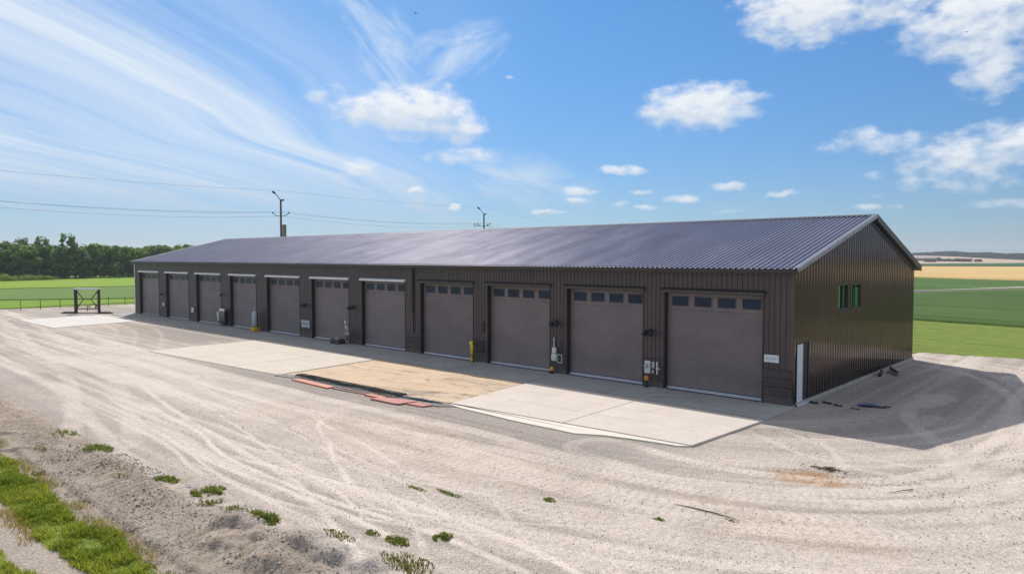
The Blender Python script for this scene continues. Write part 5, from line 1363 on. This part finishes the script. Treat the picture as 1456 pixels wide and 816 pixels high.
# ================================================================== UTILITY POLES AND WIRES
poles = [(-72.9, -17.5, 13.0), (-74.6, 21.5, 13.0), (-76.3, 60.5, 13.0), (-78.0, 99.5, 9.6)]
lean = Vector((-.67, -.74, 0)).normalized()   # lamp arm and crossarm direction, across the line
sdv = Vector((-.735, -.678, 0))
def pole(i, x, y, h_, label):
    e = empty('utility_pole', (x, y, gz(x, y)), label=label, cat='utility pole', group='utility poles behind the building')
    a = MB(); a.tube([(0, 0, -.5), (0, 0, h_ * .5), (0, 0, h_)], [.17, .14, .11], 10); a.build('post', M_wood, e)
    a = MB(); s = sdv * -1
    a.tube([Vector((0, 0, h_ - .1)), -s * .35 + Vector((0, 0, h_ + .35)), -s * .75 + Vector((0, 0, h_ + .85))], [.06, .05, .04], 6); ar = a.build('lamp_arm', M_black, e)
    a = MB(); a.tube([-s * .70 + Vector((0, 0, h_ + .75)), -s * 1.05 + Vector((0, 0, h_ + 1.02))], [.11, .15], 8); a.build('lamp_head', M_black, ar)
    a = MB(); a.tube([Vector((0, 0, h_ - .2)), s * .42 + Vector((0, 0, h_ - .05))], [.10, .12], 7); a.build('bracket', M_black, e)
    zc_ = h_ - 1.95
    a = MB(); a.tube([-s * 1.05 + Vector((0, 0, zc_ + .18)), -s * .6 + Vector((0, 0, zc_ - .16)), Vector((0, 0, zc_ - .25)), s * .6 + Vector((0, 0, zc_ - .16)), s * 1.05 + Vector((0, 0, zc_ + .18))], .042, 6); ca_ = a.build('crossarm', M_wood, e)
    for q in (-1, 1):
        a = MB(); c = s * q * 1.05 + Vector((0, 0, zc_ + .12)); a.lathe(c, [(.0, 0), (.09, .02), (.10, .10), (.06, .15), (.08, .20), (.0, .25)], 8); a.build('insulator', M_black, ca_)
    if i == 1:
        a = MB(); c = s * .42; a.bbox((c.x - .2, c.y - .2, zc_ - 2.9), (c.x + .2, c.y + .2, zc_ - 1.3), .04); a.build('transformer_box', M_box, e)
    if i == 2:
        a = MB()
        for q in (-1.6, -1.1, .6): c = s * q + Vector((0, 0, zc_ - .1)); a.lathe(c, [(0, 0), (.14, .02), (.14, .34), (.0, .38)], 8)
        a.tube([-s * 1.9 + Vector((0, 0, zc_ - .2)), s * 1.3 + Vector((0, 0, zc_ - .2))], .05, 6); a.build('switchgear', M_pale, e)
labs = ['wooden pole with lamp arm beyond the left end of the yard', 'nearer wooden pole with crossarm, lamp and grey box behind the roof', 'farther wooden pole with lamp and pale switchgear just above the ridge', 'shorter pole hidden behind the building']
for i, (x, y, h_) in enumerate(poles): pole(i, x, y, h_, labs[i])
def wire(off, dz_, sag, label, r_=.010, drop3=0):
    a = MB(); pts = []
    for (p, q) in zip(poles[:-1], poles[1:]):
        for k in range(16):
            s = k / 16; x = p[0] + (q[0] - p[0]) * s; y = p[1] + (q[1] - p[1]) * s; z = p[2] + (q[2] - p[2]) * s
            pts.append((x + sdv.x * off, y + sdv.y * off, z + dz_ - sag * 4 * s * (1 - s)))
    p = poles[-1]; pts.append((p[0] + sdv.x * off, p[1] + sdv.y * off, p[2] + dz_))
    a.tube(pts, r_, 4, cap=False); tag(a.build('overhead_wire', M_cable), label, 'wire', 'overhead wires')
wire(.2, 1.15, .35, 'topmost overhead wire passing the pole lamps', .009)
wire(1.05, -1.62, .55, 'overhead wire on the left end of the crossarms')
wire(-1.05, -1.62, .75, 'overhead wire on the right end of the crossarms')
wire(0.0, -2.15, .75, 'lowest overhead wire just under the crossarms')

# ================================================================== BIRDS
def bird(loc, rz, label):
    e = empty('bird', loc, rz, label=label, cat='bird', group='distant birds')
    a = MB(); a.tube([(0, -.22, 0), (0, -.1, .02), (0, .08, .02), (0, .2, .03), (0, .27, .02)], [.01, .05, .07, .04, .01], 7); a.build('body', M_black, e, True)
    for s in (-1, 1):
        a = MB(); a.add([(0, .08, .05), (s * .28, .12, .16), (s * .62, -.06, .05), (s * .30, -.05, .13), (0, -.06, .05)], [(0, 1, 2, 3, 4)]); a.add([(0, .08, .04), (s * .28, .12, .15), (s * .62, -.06, .045), (s * .30, -.05, .12), (0, -.06, .04)], [(4, 3, 2, 1, 0)]); a.build('wing', M_black, e)
bird((-75.5, 45.0, 42.8), 1.9, 'small dark bird high in the upper left sky')
bird((-12.0, 95.0, 38.0), .4, 'tiny dark bird below the large white cloud at upper right')

# ================================================================== HAZE
hm = bpy.data.materials.new('air_haze'); hm.use_nodes = True
t = NT(hm.node_tree); t.n.remove(t.n['Principled BSDF'])
pv = t.new('ShaderNodeVolumePrincipled'); pv.inputs['Color'].default_value = (.80, .89, 1.0, 1); pv.inputs['Density'].default_value = .00025; pv.inputs['Anisotropy'].default_value = .2
t.l.new(pv.outputs[0], t.n['Material Output'].inputs['Volume'])
a = MB(); a.box((-4300, -4300, -8), (4300, 4300, 60)); hz_o = a.build('haze', hm); tag(hz_o, 'thin pale blue air over the far fields', 'haze', kind='stuff')
hz_o.visible_shadow = True
